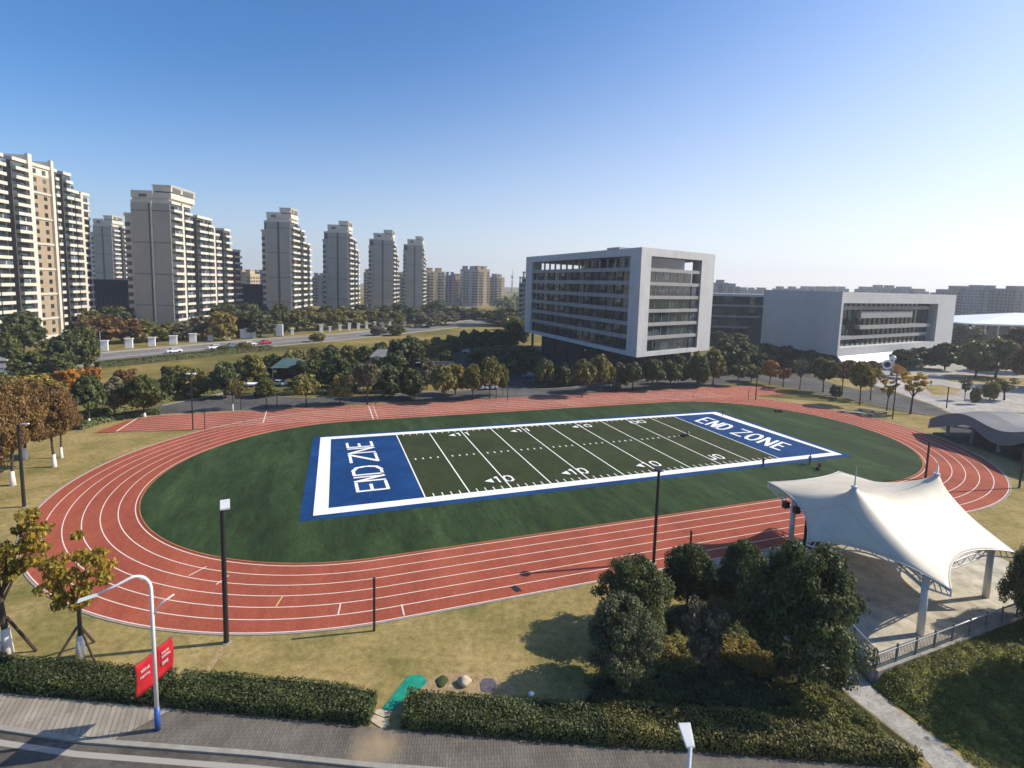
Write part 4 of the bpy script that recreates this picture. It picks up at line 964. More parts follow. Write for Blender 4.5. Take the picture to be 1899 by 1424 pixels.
def block(u0, u1, top, Z, col, label, group, D=16, side=None, yaw=0.0, fl=3.1, bumps=2, uc=None):
    """far apartment slab: front wall between columns u0..u1, roof on row top"""
    a, b_ = at(u0, Z), at(u1, Z); L = b_.x - a.x; h = rise(top, at((u0 + u1) / 2, Z))
    t = thing('apartment_block', label, 'apartment block', a, yaw, group)
    wq = MB(); wq.box(0, 0, 0, L, D, h)
    q = MB(); nb = max(1, bumps)
    for k in range(nb):
        xa = L * (k + .18) / nb; xb = L * (k + .72) / nb; q.box(xa, D * .2, h, xb, D * .7, h + 3.2); q.box(xa - .4, D * .2 - .4, h + 3.2, xb + .4, D * .7 + .4, h + 3.7)
    q.build('roof_house', M[col], t)
    n = max(1, round(L / 3.6)); w = L / n
    nfl = int(h / fl); m = max(1, round(D / 4))
    for f in range(1, nfl):
        for i in range(n):
            if (i % 3) != 2: wq.box(i * w + w * .14, -.10, f * fl + .75, i * w + w * .86, -.004, f * fl + 2.5, 1)
            if (i % 3) == 1: wq.box(i * w + w * .02, -.95, f * fl - .25, i * w + w * .98, -.11, f * fl + .7)
        for i in range(m):
            wq.box(L + .004, D * (i + .2) / m, f * fl + .7, L + .09, D * (i + .8) / m, f * fl + 2.4, 1); wq.box(-.09, D * (i + .2) / m, f * fl + .7, -.004, D * (i + .8) / m, f * fl + 2.4, 1)
    wq.build('wall', [M[col], M['glass']], t)
    return t
GB = 'distant tan apartment blocks beyond the grey row'
block(856, 884, 499, 600, 'block_grey', 'tan distant apartment block with grey end, largest left of the office', GB, 22, yaw=R_(14))
block(884, 908, 499, 606, 'block_tan', 'sunlit tan wing joined right of the largest distant block', GB, 20, yaw=R_(30))
block(908, 920, 513, 640, 'block_grey', 'narrow grey distant block beside the sunlit tan wing', GB, 22)
block(918, 935, 514, 660, 'block_tan', 'rightmost tan distant block left of the white framed office', GB, 22, yaw=R_(30))
block(789, 823, 503, 560, 'block_tan', 'tan distant block touching the farthest tower of the row', GB, 18, yaw=R_(20))
block(824, 842, 510, 610, 'block_grey', 'grey distant block behind the gap right of the farthest tower', GB, 24, yaw=R_(10))
block(841, 856, 513, 640, 'block_tan', 'tan distant block left of the largest distant block', GB, 20, yaw=R_(25))
block(673, 683, 505, 560, 'block_tan', 'sliver of tan block between third and fourth row towers', GB, 18)
block(733, 748, 510, 560, 'block_tan', 'sliver of tan block between fourth and farthest row towers', GB, 18)
block(577, 601, 513, 520, 'block_grey', 'grey distant block between second and third row towers', GB, 18)
block(434, 464, 507, 470, 'block_tan', 'tan distant block right of the broad grey tower', GB, 18)
block(463, 488, 507, 520, 'block_grey', 'blue-grey distant block left of the second row tower', GB, 18)
block(960, 968, 524, 330, 'block_grey', 'grey slab peeping out left of the white framed office, lower part', GB, 14)
block(966, 976, 514, 345, 'block_brown', 'brown-grey slab peeping out left of the white framed office, taller part', GB, 14)
block(938, 950, 553, 1500, 'block_grey', 'hazy far city block under the thin radio mast', 'far hazy skyline', 40)
block(949, 960, 562, 1500, 'block_grey', 'low hazy far city block right of the radio mast', 'far hazy skyline', 40)
mt = thing('radio_mast', 'thin hazy radio mast on the far skyline left of office', 'mast', at(947, 1700)); q = MB(); q.tube([(0, 0, 0), (0, 0, 40), (0, 0, 75)], [3, 1.8, .4], 8); q.build('shaft', M['block_grey'], mt); q = MB(); q.ball((0, 0, 48), 4.5, 10); q.build('cabin', M['block_grey'], mt)
SKY = 'hazy blocks on the right skyline'
sk = [(1326, 1345, 522, 700, 'block_grey'), (1344, 1368, 529, 680, 'block_grey'), (1372, 1400, 535, 900, 'block_grey'), (1400, 1424, 535, 940, 'block_brown'), (1437, 1455, 533, 900, 'block_grey'), (1459, 1478, 533, 930, 'block_brown'), (1484, 1512, 533, 880, 'block_grey'),
      (1512, 1538, 533, 910, 'block_brown'), (1537, 1568, 533, 930, 'block_grey'), (1593, 1622, 534, 820, 'block_grey'), (1618, 1660, 531, 830, 'block_brown'), (1664, 1690, 534, 800, 'block_grey'), (1688, 1716, 538, 790, 'block_brown'),
      (1745, 1772, 541, 560, 'block_grey'), (1768, 1802, 535, 540, 'block_brown'), (1806, 1850, 534, 520, 'block_grey'), (1848, 1880, 540, 530, 'block_brown'), (1876, 1930, 536, 500, 'block_brown')]
for i, (a, b_, tp, Z, c) in enumerate(sk):
    block(a, b_, tp + 2, Z, c, f'hazy {"brown" if c == "block_brown" else "grey"} apartment block, {ORD[i]} from the left on the right skyline', SKY, 20, bumps=1 if b_ - a < 25 else 2)

# ---- white framed office
def skew(Cn, e1, e2):
    def f(u, v, z): return (Cn.x + e1.x * u + e2.x * v, Cn.y + e1.y * u + e2.y * v, z)
    return f
def hx(q, f, u0, v0, z0, u1, v1, z1):
    P = [f(u0, v0, z0), f(u1, v0, z0), f(u1, v1, z0), f(u0, v1, z0), f(u0, v0, z1), f(u1, v0, z1), f(u1, v1, z1), f(u0, v1, z1)]
    q.hexa(P)
Cn = G(1180, 663, 8); Lp = G(972, 615, 8); Rp = G(1315, 649, 8)
e1 = (Lp - Cn); L1 = e1.length; e1.normalize(); e2 = (Rp - Cn); L2 = e2.length; e2.normalize()
of = thing('office_building', 'seven-storey office block in a thick white frame with banded dark glass', 'office', (Cn.x, Cn.y, 0))
f = skew(Vector((0, 0, 0)), e1, e2); ZB, ZT = 8.0, 38.4; NF = 7; FH = (ZT - 2.2 - ZB - 1.2) / NF
q = MB()
hx(q, f, 0, 0, ZT - 2.2, L1, L2, ZT); hx(q, f, 0, 0, ZB, L1, L2, ZB + 1.2)
q.build('frame', M['office_white'], of)
zz0, zz1 = ZB + 1.2, ZT - 2.2
for a_ in ((0, 0, 5.0, 4.4), (0, L2 - 7.2, 4, L2), (L1 - 6, 0, L1, 5), (L1 - 6, L2 - 5, L1, L2)):
    q = MB(); hx(q, f, a_[0], a_[1], zz0, a_[2], a_[3], zz1); q.build('corner_column', M['office_white'], of)
for k in range(NF):
    z0 = zz0 + k * FH; z1 = z0 + FH
    if k < NF - 1:
        q = MB()
        vmax = L2 - 1.5
        if k == NF - 2: hx(q, f, 9, 1.0, z0 + .02, L1 - 1.5, vmax, z1 - .02); hx(q, f, 1.0, 1.0, z0 + .02, 9, 23.5, z1 - .02)
        else: hx(q, f, 1.0, 1.0, z0 + .02, L1 - 1.5, vmax, z1 - .02)
        wb = q
    else:
        q = MB(); hx(q, f, 1.8, 1.8, z0, 14, 22.5, z1 - .02); wb = q; q2 = MB(); hx(q2, f, 24, 2.2, z0, 33, L2 - 4, z1 - .02); q2.build('roof_terrace_room', M['glass_blue'], of)
    if k:
        q = MB(); hx(q, f, 5.05, .3, z0 - .45, L1 - 6.05, .99, z0 + .75); q.build('spandrel_band', M['office_grey'], of)
        q = MB(); hx(q, f, .3, 4.45, z0 - .35, .99, L2 - 7.25, z0 + .6); q.build('spandrel_band', M['office_grey'], of)
    q = wb; n = 15
    for i in range(1, n):
        u = 5 + (L1 - 11) * i / n; c0_ = len(q.f)
        if k == NF - 1: q3 = MB(); hx(q3, f, u - .22, 1.1, z0 + .76, u + .22, 1.78, z1 - .46); q3.build('terrace_column', M['office_grey'], of); continue
        hx(q, f, u - .18, .75, z0 + .76, u + .18, .98, z1 - .46)
        if i % 2 and k < NF - 1: hx(q, f, u + .4, .9, z0 + .76, u + 3.0, .985, z0 + 2.0)
        q.mi[c0_:] = [1 if k < NF - 1 else 2] * (len(q.f) - c0_)
    for i in range(1, 7):
        v = 4.4 + (L2 - 12) * i / 7; c0_ = len(q.f)
        if k == NF - 1: continue
        hx(q, f, .9, v - .06, z0 + .82, .985, v + .06, z1 - .56); q.mi[c0_:] = [2] * 6
    q.build('window_band' if k < NF - 1 else 'roof_terrace_room', [M['glass'] if k < NF - 1 else M['glass_blue'], M['office_dark'], M['office_grey']], of)
q = MB(); hx(q, f, .75, L2 - 11.0, zz0 + .01, .965, L2 - 7.5, zz1 - 2 * FH); q.build('stair_glazing', M['glass_blue'], of)
q = MB(); hx(q, f, 5, 5, 0, L1 - 8, L2 - 4, ZB - .01); q.build('ground_floor', M['office_dark'], of)
for i in range(8):
    q = MB(); u = 4 + (L1 - 8) * i / 7; hx(q, f, u - .4, 2, 0, u + .4, 2.8, ZB - .005); q.build('ground_column', M['office_dark'], of)
for i in range(4):
    q = MB(); v = 8 + (L2 - 12) * i / 3; hx(q, f, 2, v - .4, 0, 2.8, v + .4, ZB - .005); q.build('ground_column', M['office_dark'], of)
q = MB(); hx(q, f, 20, 8, ZT, 27, 16, ZT + 1.6); hx(q, f, 29, 9, ZT, 30.5, 11, ZT + 1.1); q.build('roof_plant', M['office_grey'], of)

# ---- panelled hall behind the yellow trees
C2 = G(1552, 660, 6); Lq = G(1410, 637, 6); Rq = G(1763, 642, 6)
d1 = Lq - C2; M1 = d1.length; d1.normalize(); d2 = Rq - C2; M2 = d2.length; d2.normalize()
hl = thing('panelled_hall', 'low pale grey hall with blank panelled side and deep framed window front', 'building', (C2.x, C2.y, 0)); f2 = skew(Vector((0, 0, 0)), d1, d2)
ZA, ZC = 6, 27.8; OP = (1.2, M2 - 16, 8.6, 24.0)
q = MB(); hx(q, f2, 0, 0, ZA, M1, 1.2, ZC); hx(q, f2, 0, 1.2, OP[3], M1, M2, ZC); hx(q, f2, 0, M2 - 16, ZA, M1, M2, OP[3]); hx(q, f2, 0, 1.2, ZA, M1, M2 - 16, OP[2]); q.build('wall', M['panel_wall'], hl)
q = MB(); hx(q, f2, 3.6, 1.25, OP[2], 7, M2 - 16.05, OP[3])
for i in range(20):
    v = 3 + (M2 - 21) * i / 19; c0_ = len(q.f); hx(q, f2, 3.3, v - .08, OP[2] + .02, 3.59, v + .08, OP[3] - .02); q.mi[c0_:] = [1] * 6
q.build('glass_front', [M['glass'], M['office_dark']], hl)
for k, (va, vb, za) in enumerate([(2, M2 - 17, 11.0), (16, M2 - 17, 14.6), (16, M2 - 34, 18.6), (2, M2 - 17, 21.6)]):
    q = MB(); hx(q, f2, 1.6 if k in (1, 2) else 2.7, va, za, 3.59, vb, za + (2.4 if k == 2 else 1.3)); q.build('floor_band', M['office_grey'], hl)
q = MB(); P = []
for v in (0.4, M2 - 30): P += [Vector(f2(-.1, v, 5.9)), Vector(f2(-3.2, v, 3.0)), Vector(f2(-2.6, v, 2.9)), Vector(f2(.4, v, 5.6))]
q.add(P, [(0, 1, 5, 4), (1, 2, 6, 5), (2, 3, 7, 6), (3, 0, 4, 7), (0, 3, 2, 1), (4, 5, 6, 7)]); q.build('sunlit_floor_skirt', M['plain_white'], hl)  # white sloped skirt added to imitate the sunlit floor beneath the hall
q = MB(); hx(q, f2, 3, 3, 0, M1 - 1, M2 - 3, ZA - .01); q.build('ground_floor', M['office_dark'], hl)
for i in range(6): q = MB(); v = 4 + (M2 - 10) * i / 5; hx(q, f2, .5, v - .5, 0, 1.5, v + .5, ZA - .005); q.build('ground_column', M['office_grey'], hl)
# ---- glazed link block behind
Z3 = 262; A3 = at(1316, Z3); B3 = at(1432, Z3); L3 = B3.x - A3.x; h3 = rise(545, at(1370, Z3))
lk = thing('link_building', 'dark glazed block with thin floor bands between office and hall', 'building', A3)
q = MB(); q.box(0, 0, 3, L3 * .62, 20, h3 - 1.2); q.box(L3 * .80, 0, 3, L3, 20, h3 - 1.2); q.box(L3 * .62, 9, 3, L3 * .8, 20, h3 * .62); q.build('glass_wall', M['glass'], lk)
q = MB(); q.box(-.5, -1, h3 - 1.2, L3 + 3, 21, h3); q.build('roof', M['office_white'], lk)
for k in range(1, 4):
    q = MB(); q.box(0, -.6, 3 + k * (h3 - 4) / 4, L3, -.01, 3.9 + k * (h3 - 4) / 4); q.build('floor_band', M['office_grey'], lk)
q = MB(); q.box(-.3, -1.5, 0, L3, 20.3, 3); q.build('base', M['office_grey'], lk)
q = MB(); q.add([(L3 * .45, -3, .0), (L3, -3, .0), (L3, 4, .0), (L3 * .45, 4, .0), (L3 * .72, 0, h3 * .62), (L3 * .95, 0, h3 * .75), (L3 * .95, 3, h3 * .75), (L3 * .72, 3, h3 * .62)],
                [(0, 3, 2, 1), (4, 5, 6, 7), (0, 1, 5, 4), (1, 2, 6, 5), (2, 3, 7, 6), (3, 0, 4, 7)]); q.build('stair_volume', M['office_dark'], lk)
# ---- white roofed hall at right
Z4 = 285; A4 = at(1800, Z4); t = thing('low_hall', 'low blue-glazed hall with wide white pitched roof at right edge', 'building', A4)
q = MB(); q.box(4, 2, 0, 90, 40, 12); q.build('wall', M['glass_blue'], t)
q = MB(); q.add([(-4, -4, 12), (95, -4, 12), (95, 44, 12), (-4, 44, 12), (42, 20, 18.5), (60, 20, 18.5), (-4, -4, 12.8), (95, -4, 12.8), (95, 44, 12.8), (-4, 44, 12.8)],
                [(0, 3, 2, 1), (6, 7, 5, 4), (7, 8, 5), (8, 9, 4, 5), (9, 6, 4), (0, 1, 7, 6), (1, 2, 8, 7), (2, 3, 9, 8), (3, 0, 6, 9)]); q.build('roof', M['white_paint'], t)
for i in range(12): q = MB(); q.box(6 + 7 * i, -2, 0, 6.8 + 7 * i, -1.2, 11.99); q.build('column', M['office_white'], t)
# ---- wavy canopy shelter at right
A5 = G(1736, 803); B5 = G(1915, 862); d = (B5 - A5); L5 = d.length + 16; ang = math.atan2(d.y, d.x)
t = thing('wavy_canopy', 'long dark grey shelter with undulating roof at right edge', 'shelter', A5, ang)
q = MB(); n = 48; V = []
def wz(s): return 4.5 + .75 * math.sin(s * .42 - 1.2) + .05 * s - .9 * math.exp(-s * .5)
for th_ in (0, -.45):
    for i in range(n + 1):
        s_ = L5 * i / n
        for yy in (-1.5, 3, 8, 12):
            V.append((s_, yy, wz(s_) + th_ + (.5 if yy in (3, 8) else 0)))
m = 4; F = []; off = (n + 1) * m
for i in range(n):
    for j in range(m - 1):
        a = i * m + j; F += [(a, a + m, a + m + 1, a + 1), (off + a, off + a + 1, off + a + m + 1, off + a + m)]
    F += [(i * m, off + i * m, off + (i + 1) * m, (i + 1) * m), (i * m + 3, (i + 1) * m + 3, off + (i + 1) * m + 3, off + i * m + 3)]
for i in (0, n):
    for j in range(3): a = i * m + j; F.append((a, a + 1, off + a + 1, off + a))
q.add(V, F); cr_ = q.build('roof', M['roof_dark'], t, False)
q = MB(); V = []
for i in range(n + 1):
    s_ = L5 * i / n; lo_ = wz(s_) - 1.5 - .9 * abs(math.sin(s_ * .30 + .4))
    for yy, zz in ((-1.62, wz(s_) + .05), (-1.9, lo_), (-1.75, lo_), (-1.47, wz(s_) - .01)): V.append((s_, yy, zz))
q.add(V, [(i * 4 + k, i * 4 + (k + 1) % 4, (i + 1) * 4 + (k + 1) % 4, (i + 1) * 4 + k) for i in range(n) for k in range(4)]); q.build('fascia', M['roof_dark'], cr_)
for i in range(7):
    s_ = 2.5 + (L5 - 4) * i / 6
    for yy in (0, 9.5):
        q = MB(); q.tube([(s_, yy, 0), (s_, yy, wz(s_) - .3)], .28, 10); q.build('column', M['roof_grey'], t)
q = MB(); q.box(3, 4.5, .301, L5 - 2, 5.0, 3.4); q.build('rear_wall', M['podium'], t)
q = MB(); q.box(9, 4.1, .301, L5 - 3, 4.49, 1.2); q.build('counter', M['office_dark'], t)
q = MB(); q.box(.5, -1.2, 0, L5, 10.5, .3); q.build('floor_slab', M['court'], t)

# ================================================================== TREES BY THE SURVEY
def row(rows, group, phrase, dens='mid', ww=()):
    rows = sorted(rows, key=lambda r: r[0])
    WORD = {'dark': 'dark green', 'green': 'green', 'olive': 'olive', 'bright': 'bright green', 'yellowgreen': 'yellow-green', 'yellow': 'yellow', 'orange': 'orange', 'rust': 'rust-brown', 'grey': 'grey-brown'}
    SH = {'egg': 'round', 'cone': 'conical', 'umbrella': 'spreading', 'ball': 'round'}
    for i, (cx, yt, yb, w, shape, colour, c0, *ex) in enumerate(rows):
        dn = ex[0] if ex else dens
        tree_px(cx, yt, yb, w, shape, colour, c0, dn, f'{WORD[colour]} {SH[shape]} tree, {ORD[i]} from the left {phrase}', group, whitewash='w' in ex[1:])
row([(432, 700, 762, 30, 'egg', 'olive', .5, 'thin', 'w'), (447, 706, 759, 36, 'egg', 'olive', .42, 'thin'), (568, 692, 755, 54, 'egg', 'olive', .36, 'mid'), (630, 693, 751, 42, 'cone', 'olive', .30, 'mid'), (681, 670, 750, 62, 'umbrella', 'grey', .40, 'mid'),
     (821, 676, 745, 50, 'egg', 'olive', .26), (876, 675, 741, 42, 'egg', 'olive', .24), (908, 660, 739, 46, 'egg', 'olive', .22), (932, 676, 733, 24, 'egg', 'olive', .25),
     (1009, 661, 716, 40, 'egg', 'olive', .16), (1079, 664, 736, 46, 'egg', 'olive', .34), (1112, 657, 727, 46, 'egg', 'olive', .22), (1130, 676, 722, 28, 'egg', 'yellowgreen', .24), (1172, 670, 724, 36, 'egg', 'green', .30),
     (1209, 665, 723, 46, 'egg', 'green', .30), (1243, 668, 720, 42, 'egg', 'green', .24), (1257, 656, 712, 40, 'egg', 'dark', .1), (1293, 653, 717, 46, 'egg', 'dark', .1), (1322, 648, 713, 48, 'egg', 'olive', .2), (1369, 678, 716, 40, 'umbrella', 'green', .45)],
    'trees along the far straight', 'along the far straight')
row([(1393, 676, 708, 38, 'egg', 'olive', .25), (1427, 667, 713, 36, 'egg', 'orange', .32), (1452, 680, 718, 36, 'umbrella', 'orange', .4, 'thin'), (1483, 665, 722, 34, 'egg', 'grey', .42, 'thin'), (1526, 660, 727, 48, 'egg', 'olive', .34), (1561, 668, 733, 40, 'umbrella', 'rust', .45, 'thin'),
     (1594, 670, 752, 44, 'egg', 'yellowgreen', .42), (1614, 676, 742, 40, 'egg', 'yellowgreen', .38, 'thin'), (1644, 700, 762, 42, 'umbrella', 'yellow', .45, 'wisp'), (1688, 688, 768, 66, 'umbrella', 'yellow', .46, 'wisp'), (1789, 700, 743, 26, 'umbrella', 'grey', .4, 'thin'), (1862, 700, 742, 60, 'umbrella', 'olive', .4, 'thin')],
    'trees between the far-right bend and the plaza', 'between far-right bend and plaza')
row([(1550, 714, 738, 22, 'ball', 'dark', .04), (1836, 706, 744, 26, 'ball', 'olive', .06), (1808, 716, 750, 16, 'ball', 'olive', .06)], 'round shrubs by the plaza', 'of the plaza shrubs')
row([(166, 696, 790, 54, 'egg', 'dark', .36, 'mid', 'w'), (213, 698, 772, 54, 'egg', 'grey', .22), (268, 694, 773, 64, 'egg', 'green', .24, 'mid', 'w'), (312, 674, 742, 32, 'cone', 'dark', .08), (357, 682, 736, 68, 'egg', 'olive', .08), (418, 668, 738, 54, 'egg', 'dark', .08)],
    'trees behind the far-left bend', 'behind the far-left bend')
row([(130, 682, 742, 56, 'umbrella', 'orange', .2), (172, 680, 728, 44, 'umbrella', 'orange', .2), (72, 694, 755, 80, 'egg', 'yellowgreen', .2), (20, 690, 760, 60, 'egg', 'olive', .2), (235, 682, 726, 46, 'umbrella', 'rust', .2)], 'autumn trees behind the left grove', 'in the autumn clump behind the left grove')
row([(101, 708, 866, 84, 'egg', 'rust', .36, 'fine', 'w'), (114, 722, 849, 66, 'egg', 'rust', .38, 'fine', 'w'), (47, 704, 851, 96, 'egg', 'rust', .34, 'fine', 'w'), (24, 708, 900, 104, 'egg', 'rust', .34, 'fine', 'w'), (-18, 716, 936, 104, 'egg', 'rust', .34, 'fine', 'w')], 'rust-brown trees with white trunk bases on the left lawn', 'in the rust-brown grove on the left lawn')
row([(466, 655, 716, 64, 'egg', 'olive', .06), (505, 655, 694, 50, 'egg', 'green', .06), (548, 646, 694, 54, 'egg', 'olive', .06), (584, 643, 674, 40, 'egg', 'olive', .06), (613, 640, 672, 37, 'egg', 'dark', .06), (647, 638, 680, 40, 'egg', 'olive', .06), (676, 640, 680, 39, 'egg', 'green', .06), (706, 634, 672, 38, 'egg', 'dark', .06),
     (753, 620, 696, 80, 'egg', 'dark', .08), (790, 628, 668, 40, 'egg', 'olive', .06), (811, 623, 662, 42, 'egg', 'olive', .06), (838, 621, 658, 40, 'egg', 'dark', .06)], 'rounded trees in the middle rank', 'of the rounded middle rank', 'mid')
row([(572, 664, 712, 60, 'egg', 'dark', .08), (626, 659, 722, 70, 'egg', 'dark', .1), (493, 698, 736, 42, 'egg', 'bright', .05), (720, 674, 738, 62, 'egg', 'dark', .1), (762, 682, 738, 50, 'egg', 'green', .1), (792, 666, 722, 45, 'egg', 'grey', .1), (845, 671, 732, 42, 'egg', 'yellowgreen', .14), (655, 690, 734, 38, 'egg', 'grey', .2), (1040, 672, 716, 45, 'egg', 'dark', .06), (1150, 672, 718, 38, 'egg', 'dark', .06)],
    'trees of the near thicket before the shelter', 'of the near thicket behind the verge')
row([(862, 612, 650, 30, 'egg', 'dark', .05), (880, 610, 650, 32, 'egg', 'dark', .05), (900, 609, 649, 32, 'egg', 'dark', .05), (920, 610, 649, 32, 'egg', 'dark', .05), (938, 612, 648, 30, 'egg', 'dark', .05), (958, 590, 640, 54, 'egg', 'dark', .05), (930, 640, 690, 81, 'egg', 'dark', .05), (975, 640, 690, 68, 'egg', 'dark', .05), (890, 640, 680, 62, 'egg', 'dark', .05)], 'dark trees in the shade left of the office', 'in the shade left of the office')
row([(190, 584, 639, 81, 'egg', 'rust', .1), (228, 588, 637, 68, 'egg', 'rust', .1), (262, 592, 634, 59, 'egg', 'olive', .1), (300, 594, 631, 73, 'egg', 'olive', .1), (340, 594, 629, 65, 'egg', 'grey', .1), (374, 580, 627, 62, 'egg', 'grey', .1), (414, 576, 631, 62, 'egg', 'yellowgreen', .08), (442, 574, 623, 68, 'egg', 'dark', .08), (482, 576, 625, 59, 'egg', 'dark', .08), (519, 562, 618, 49, 'cone', 'dark', .05), (552, 572, 614, 62, 'egg', 'olive', .08), (588, 576, 612, 62, 'egg', 'olive', .08), (622, 572, 610, 54, 'egg', 'olive', .08), (655, 574, 608, 54, 'egg', 'olive', .08), (690, 571, 606, 73, 'egg', 'olive', .08), (732, 574, 604, 49, 'egg', 'olive', .08)],
    'belt of trees below the grey towers', 'in the belt below the grey towers', 'far')
row([(765, 570, 600, 50, 'egg', 'dark', .08), (792, 576, 606, 59, 'egg', 'grey', .1), (826, 574, 602, 59, 'egg', 'grey', .1), (848, 566, 592, 56, 'egg', 'dark', .05), (812, 556, 588, 48, 'cone', 'dark', .05), (795, 558, 588, 42, 'cone', 'dark', .05), (880, 570, 592, 62, 'egg', 'dark', .05), (914, 572, 594, 50, 'egg', 'olive', .05), (942, 568, 598, 56, 'egg', 'green', .05), (928, 582, 604, 48, 'egg', 'yellowgreen', .05), (950, 584, 612, 42, 'egg', 'olive', .05)], 'far belt under the tan blocks', 'in the far belt below the tan blocks', 'far')
row([(45, 574, 655, 70, 'egg', 'dark', .15), (20, 620, 672, 40, 'egg', 'green', .1), (86, 628, 684, 50, 'egg', 'olive', .1), (126, 610, 690, 62, 'egg', 'dark', .1), (158, 606, 686, 50, 'egg', 'green', .1), (60, 650, 708, 60, 'egg', 'green', .06), (110, 656, 706, 60, 'egg', 'dark', .06)], 'trees before the cream tower', 'before the cream tower')
row([(1345, 628, 692, 65, 'egg', 'dark', .06), (1380, 634, 690, 65, 'egg', 'dark', .06), (1420, 636, 684, 57, 'egg', 'dark', .06), (1458, 640, 686, 52, 'egg', 'dark', .06), (1500, 648, 688, 52, 'egg', 'dark', .06), (1575, 668, 698, 40, 'egg', 'rust', .2), (1612, 668, 698, 44, 'egg', 'rust', .2), (1332, 612, 640, 52, 'egg', 'dark', .05), (1362, 615, 640, 52, 'egg', 'olive', .05)], 'dark trees between office and hall', 'between the office and the hall')
row([(1676, 644, 684, 50, 'egg', 'dark', .08), (1708, 642, 682, 50, 'egg', 'dark', .08), (1752, 634, 686, 58, 'egg', 'dark', .08), (1790, 600, 652, 62, 'egg', 'dark', .08), (1808, 628, 700, 62, 'egg', 'olive', .14), (1846, 622, 700, 75, 'egg', 'olive', .16), (1886, 610, 690, 82, 'egg', 'rust', .16), (1930, 620, 720, 100, 'egg', 'rust', .16), (1770, 598, 640, 50, 'egg', 'dark', .08)], 'trees at the right of the hall', 'right of the panelled hall')
row([(172, 572, 628, 60, 'egg', 'olive', .08), (210, 566, 624, 60, 'egg', 'dark', .08), (248, 572, 620, 60, 'egg', 'dark', .08), (285, 576, 618, 60, 'egg', 'rust', .08), (322, 580, 618, 56, 'egg', 'olive', .08), (360, 572, 614, 56, 'egg', 'olive', .08), (398, 566, 612, 52, 'egg', 'dark', .08), (430, 560, 610, 50, 'egg', 'dark', .08), (462, 562, 610, 52, 'egg', 'dark', .08), (500, 564, 603, 50, 'egg', 'dark', .08),
     (536, 566, 601, 50, 'egg', 'dark', .08), (570, 564, 599, 50, 'egg', 'olive', .08), (606, 566, 599, 50, 'egg', 'dark', .08), (640, 566, 597, 46, 'egg', 'olive', .08), (672, 564, 597, 46, 'egg', 'dark', .08), (708, 564, 595, 46, 'egg', 'dark', .08), (742, 562, 593, 46, 'egg', 'dark', .08)], 'rear belt at the feet of the grey towers', 'in the rear belt at the tower feet', 'far')
row([(330, 676, 706, 40, 'egg', 'olive', .06), (396, 690, 724, 36, 'egg', 'olive', .06), (440, 680, 712, 34, 'egg', 'dark', .06), (530, 668, 700, 40, 'egg', 'green', .06), (596, 678, 716, 40, 'egg', 'olive', .06), (660, 668, 706, 40, 'egg', 'dark', .06), (700, 660, 700, 44, 'egg', 'olive', .06), (735, 650, 704, 50, 'egg', 'dark', .06), (780, 660, 704, 46, 'egg', 'dark', .06), (826, 650, 690, 40, 'egg', 'dark', .06), (590, 616, 634, 30, 'egg', 'olive', .06), (700, 604, 622, 34, 'egg', 'grey', .06), (735, 600, 622, 36, 'egg', 'green', .06), (415, 640, 654, 30, 'egg', 'green', .06), (455, 634, 650, 34, 'egg', 'olive', .06)],
    'scattered trees between highway and thicket', 'scattered between highway and thicket')
P = []; Nn = []
for _ in range(520):
    u_ = random.uniform(925, 2050); Z_ = random.uniform(480, 760); c_ = at(u_, Z_); r_ = random.uniform(5, 9)
    for _k in range(26):
        q_ = rng.normal(size=3); q_ /= np.linalg.norm(q_); P.append((c_.x + q_[0] * r_, c_.y + q_[1] * r_, max(.3, r_ * .8 + q_[2] * r_ * .8))); Nn.append(q_ + np.array([0, 0, .3]))
tag(link('far_woods', leaf_mesh('far_woods', np.array(P), np.array(Nn), 4.2, LEAF['dark'])), kind='stuff')
# low hedges along the roads
poly_px('shelter_shade_apron', [(1722, 782), (1760, 775), (1930, 806), (1930, 872), (1850, 842), (1780, 812)], .02, M['court'])  # dark apron ground, with the shelter's shade put into its colour
def low_hedge(pts, w, h, colour, label):
    P = []; Nn = []; Q = [G(u, v) for u, v in pts]; core = MB(); c0 = sum(Q, Vector()) / len(Q)
    for p, r in zip(Q[:-1], Q[1:]):
        d = r - p; L = d.length; d /= L; s = Vector((-d.y, d.x, 0)) * w / 2
        a, b_ = p - c0, r - c0; core.hexa([a - s * .8, b_ - s * .8, b_ + s * .8, a + s * .8] + [x + Vector((0, 0, h * .85)) for x in (a - s * .8, b_ - s * .8, b_ + s * .8, a + s * .8)])
        for _ in range(int(L * w * 26)):
            x = a + d * random.uniform(0, L) + s * random.uniform(-1, 1); P.append((x.x, x.y, h * random.uniform(.8, 1.12))); Nn.append((random.gauss(0, .6), random.gauss(0, .6), 1))
        for _ in range(int(L * h * 30)):
            sg = random.choice((-1, 1)); x = a + d * random.uniform(0, L) + s * sg; P.append((x.x, x.y, random.uniform(0, h))); Nn.append((s.x * sg, s.y * sg, .4))
    t = thing('low_hedge', label, 'hedge', c0); core.build('branches', M['bark'], t)
    link('foliage', leaf_mesh('foliage', np.array(P), np.array(Nn, dtype=float), .42, LEAF[colour]), t)
low_hedge([(126, 782), (180, 769), (240, 757), (300, 745), (345, 736), (400, 727)], 2.6, 1.1, 'bright', 'low bright green hedge along the road behind the left bend')
low_hedge([(140, 797), (180, 785), (225, 776), (262, 770), (298, 767)], 2.2, .9, 'dark', 'low dark hedge on the verge above the sprint start')
low_hedge([(470, 736), (560, 731), (650, 730), (720, 729), (760, 726)], 2.2, .9, 'dark', 'low dark hedge along the road below the near thicket')
low_hedge([(180, 682), (260, 674), (340, 665), (420, 656), (500, 649)], 4, 1.6, 'green', 'roadside hedge along the near edge of the highway')
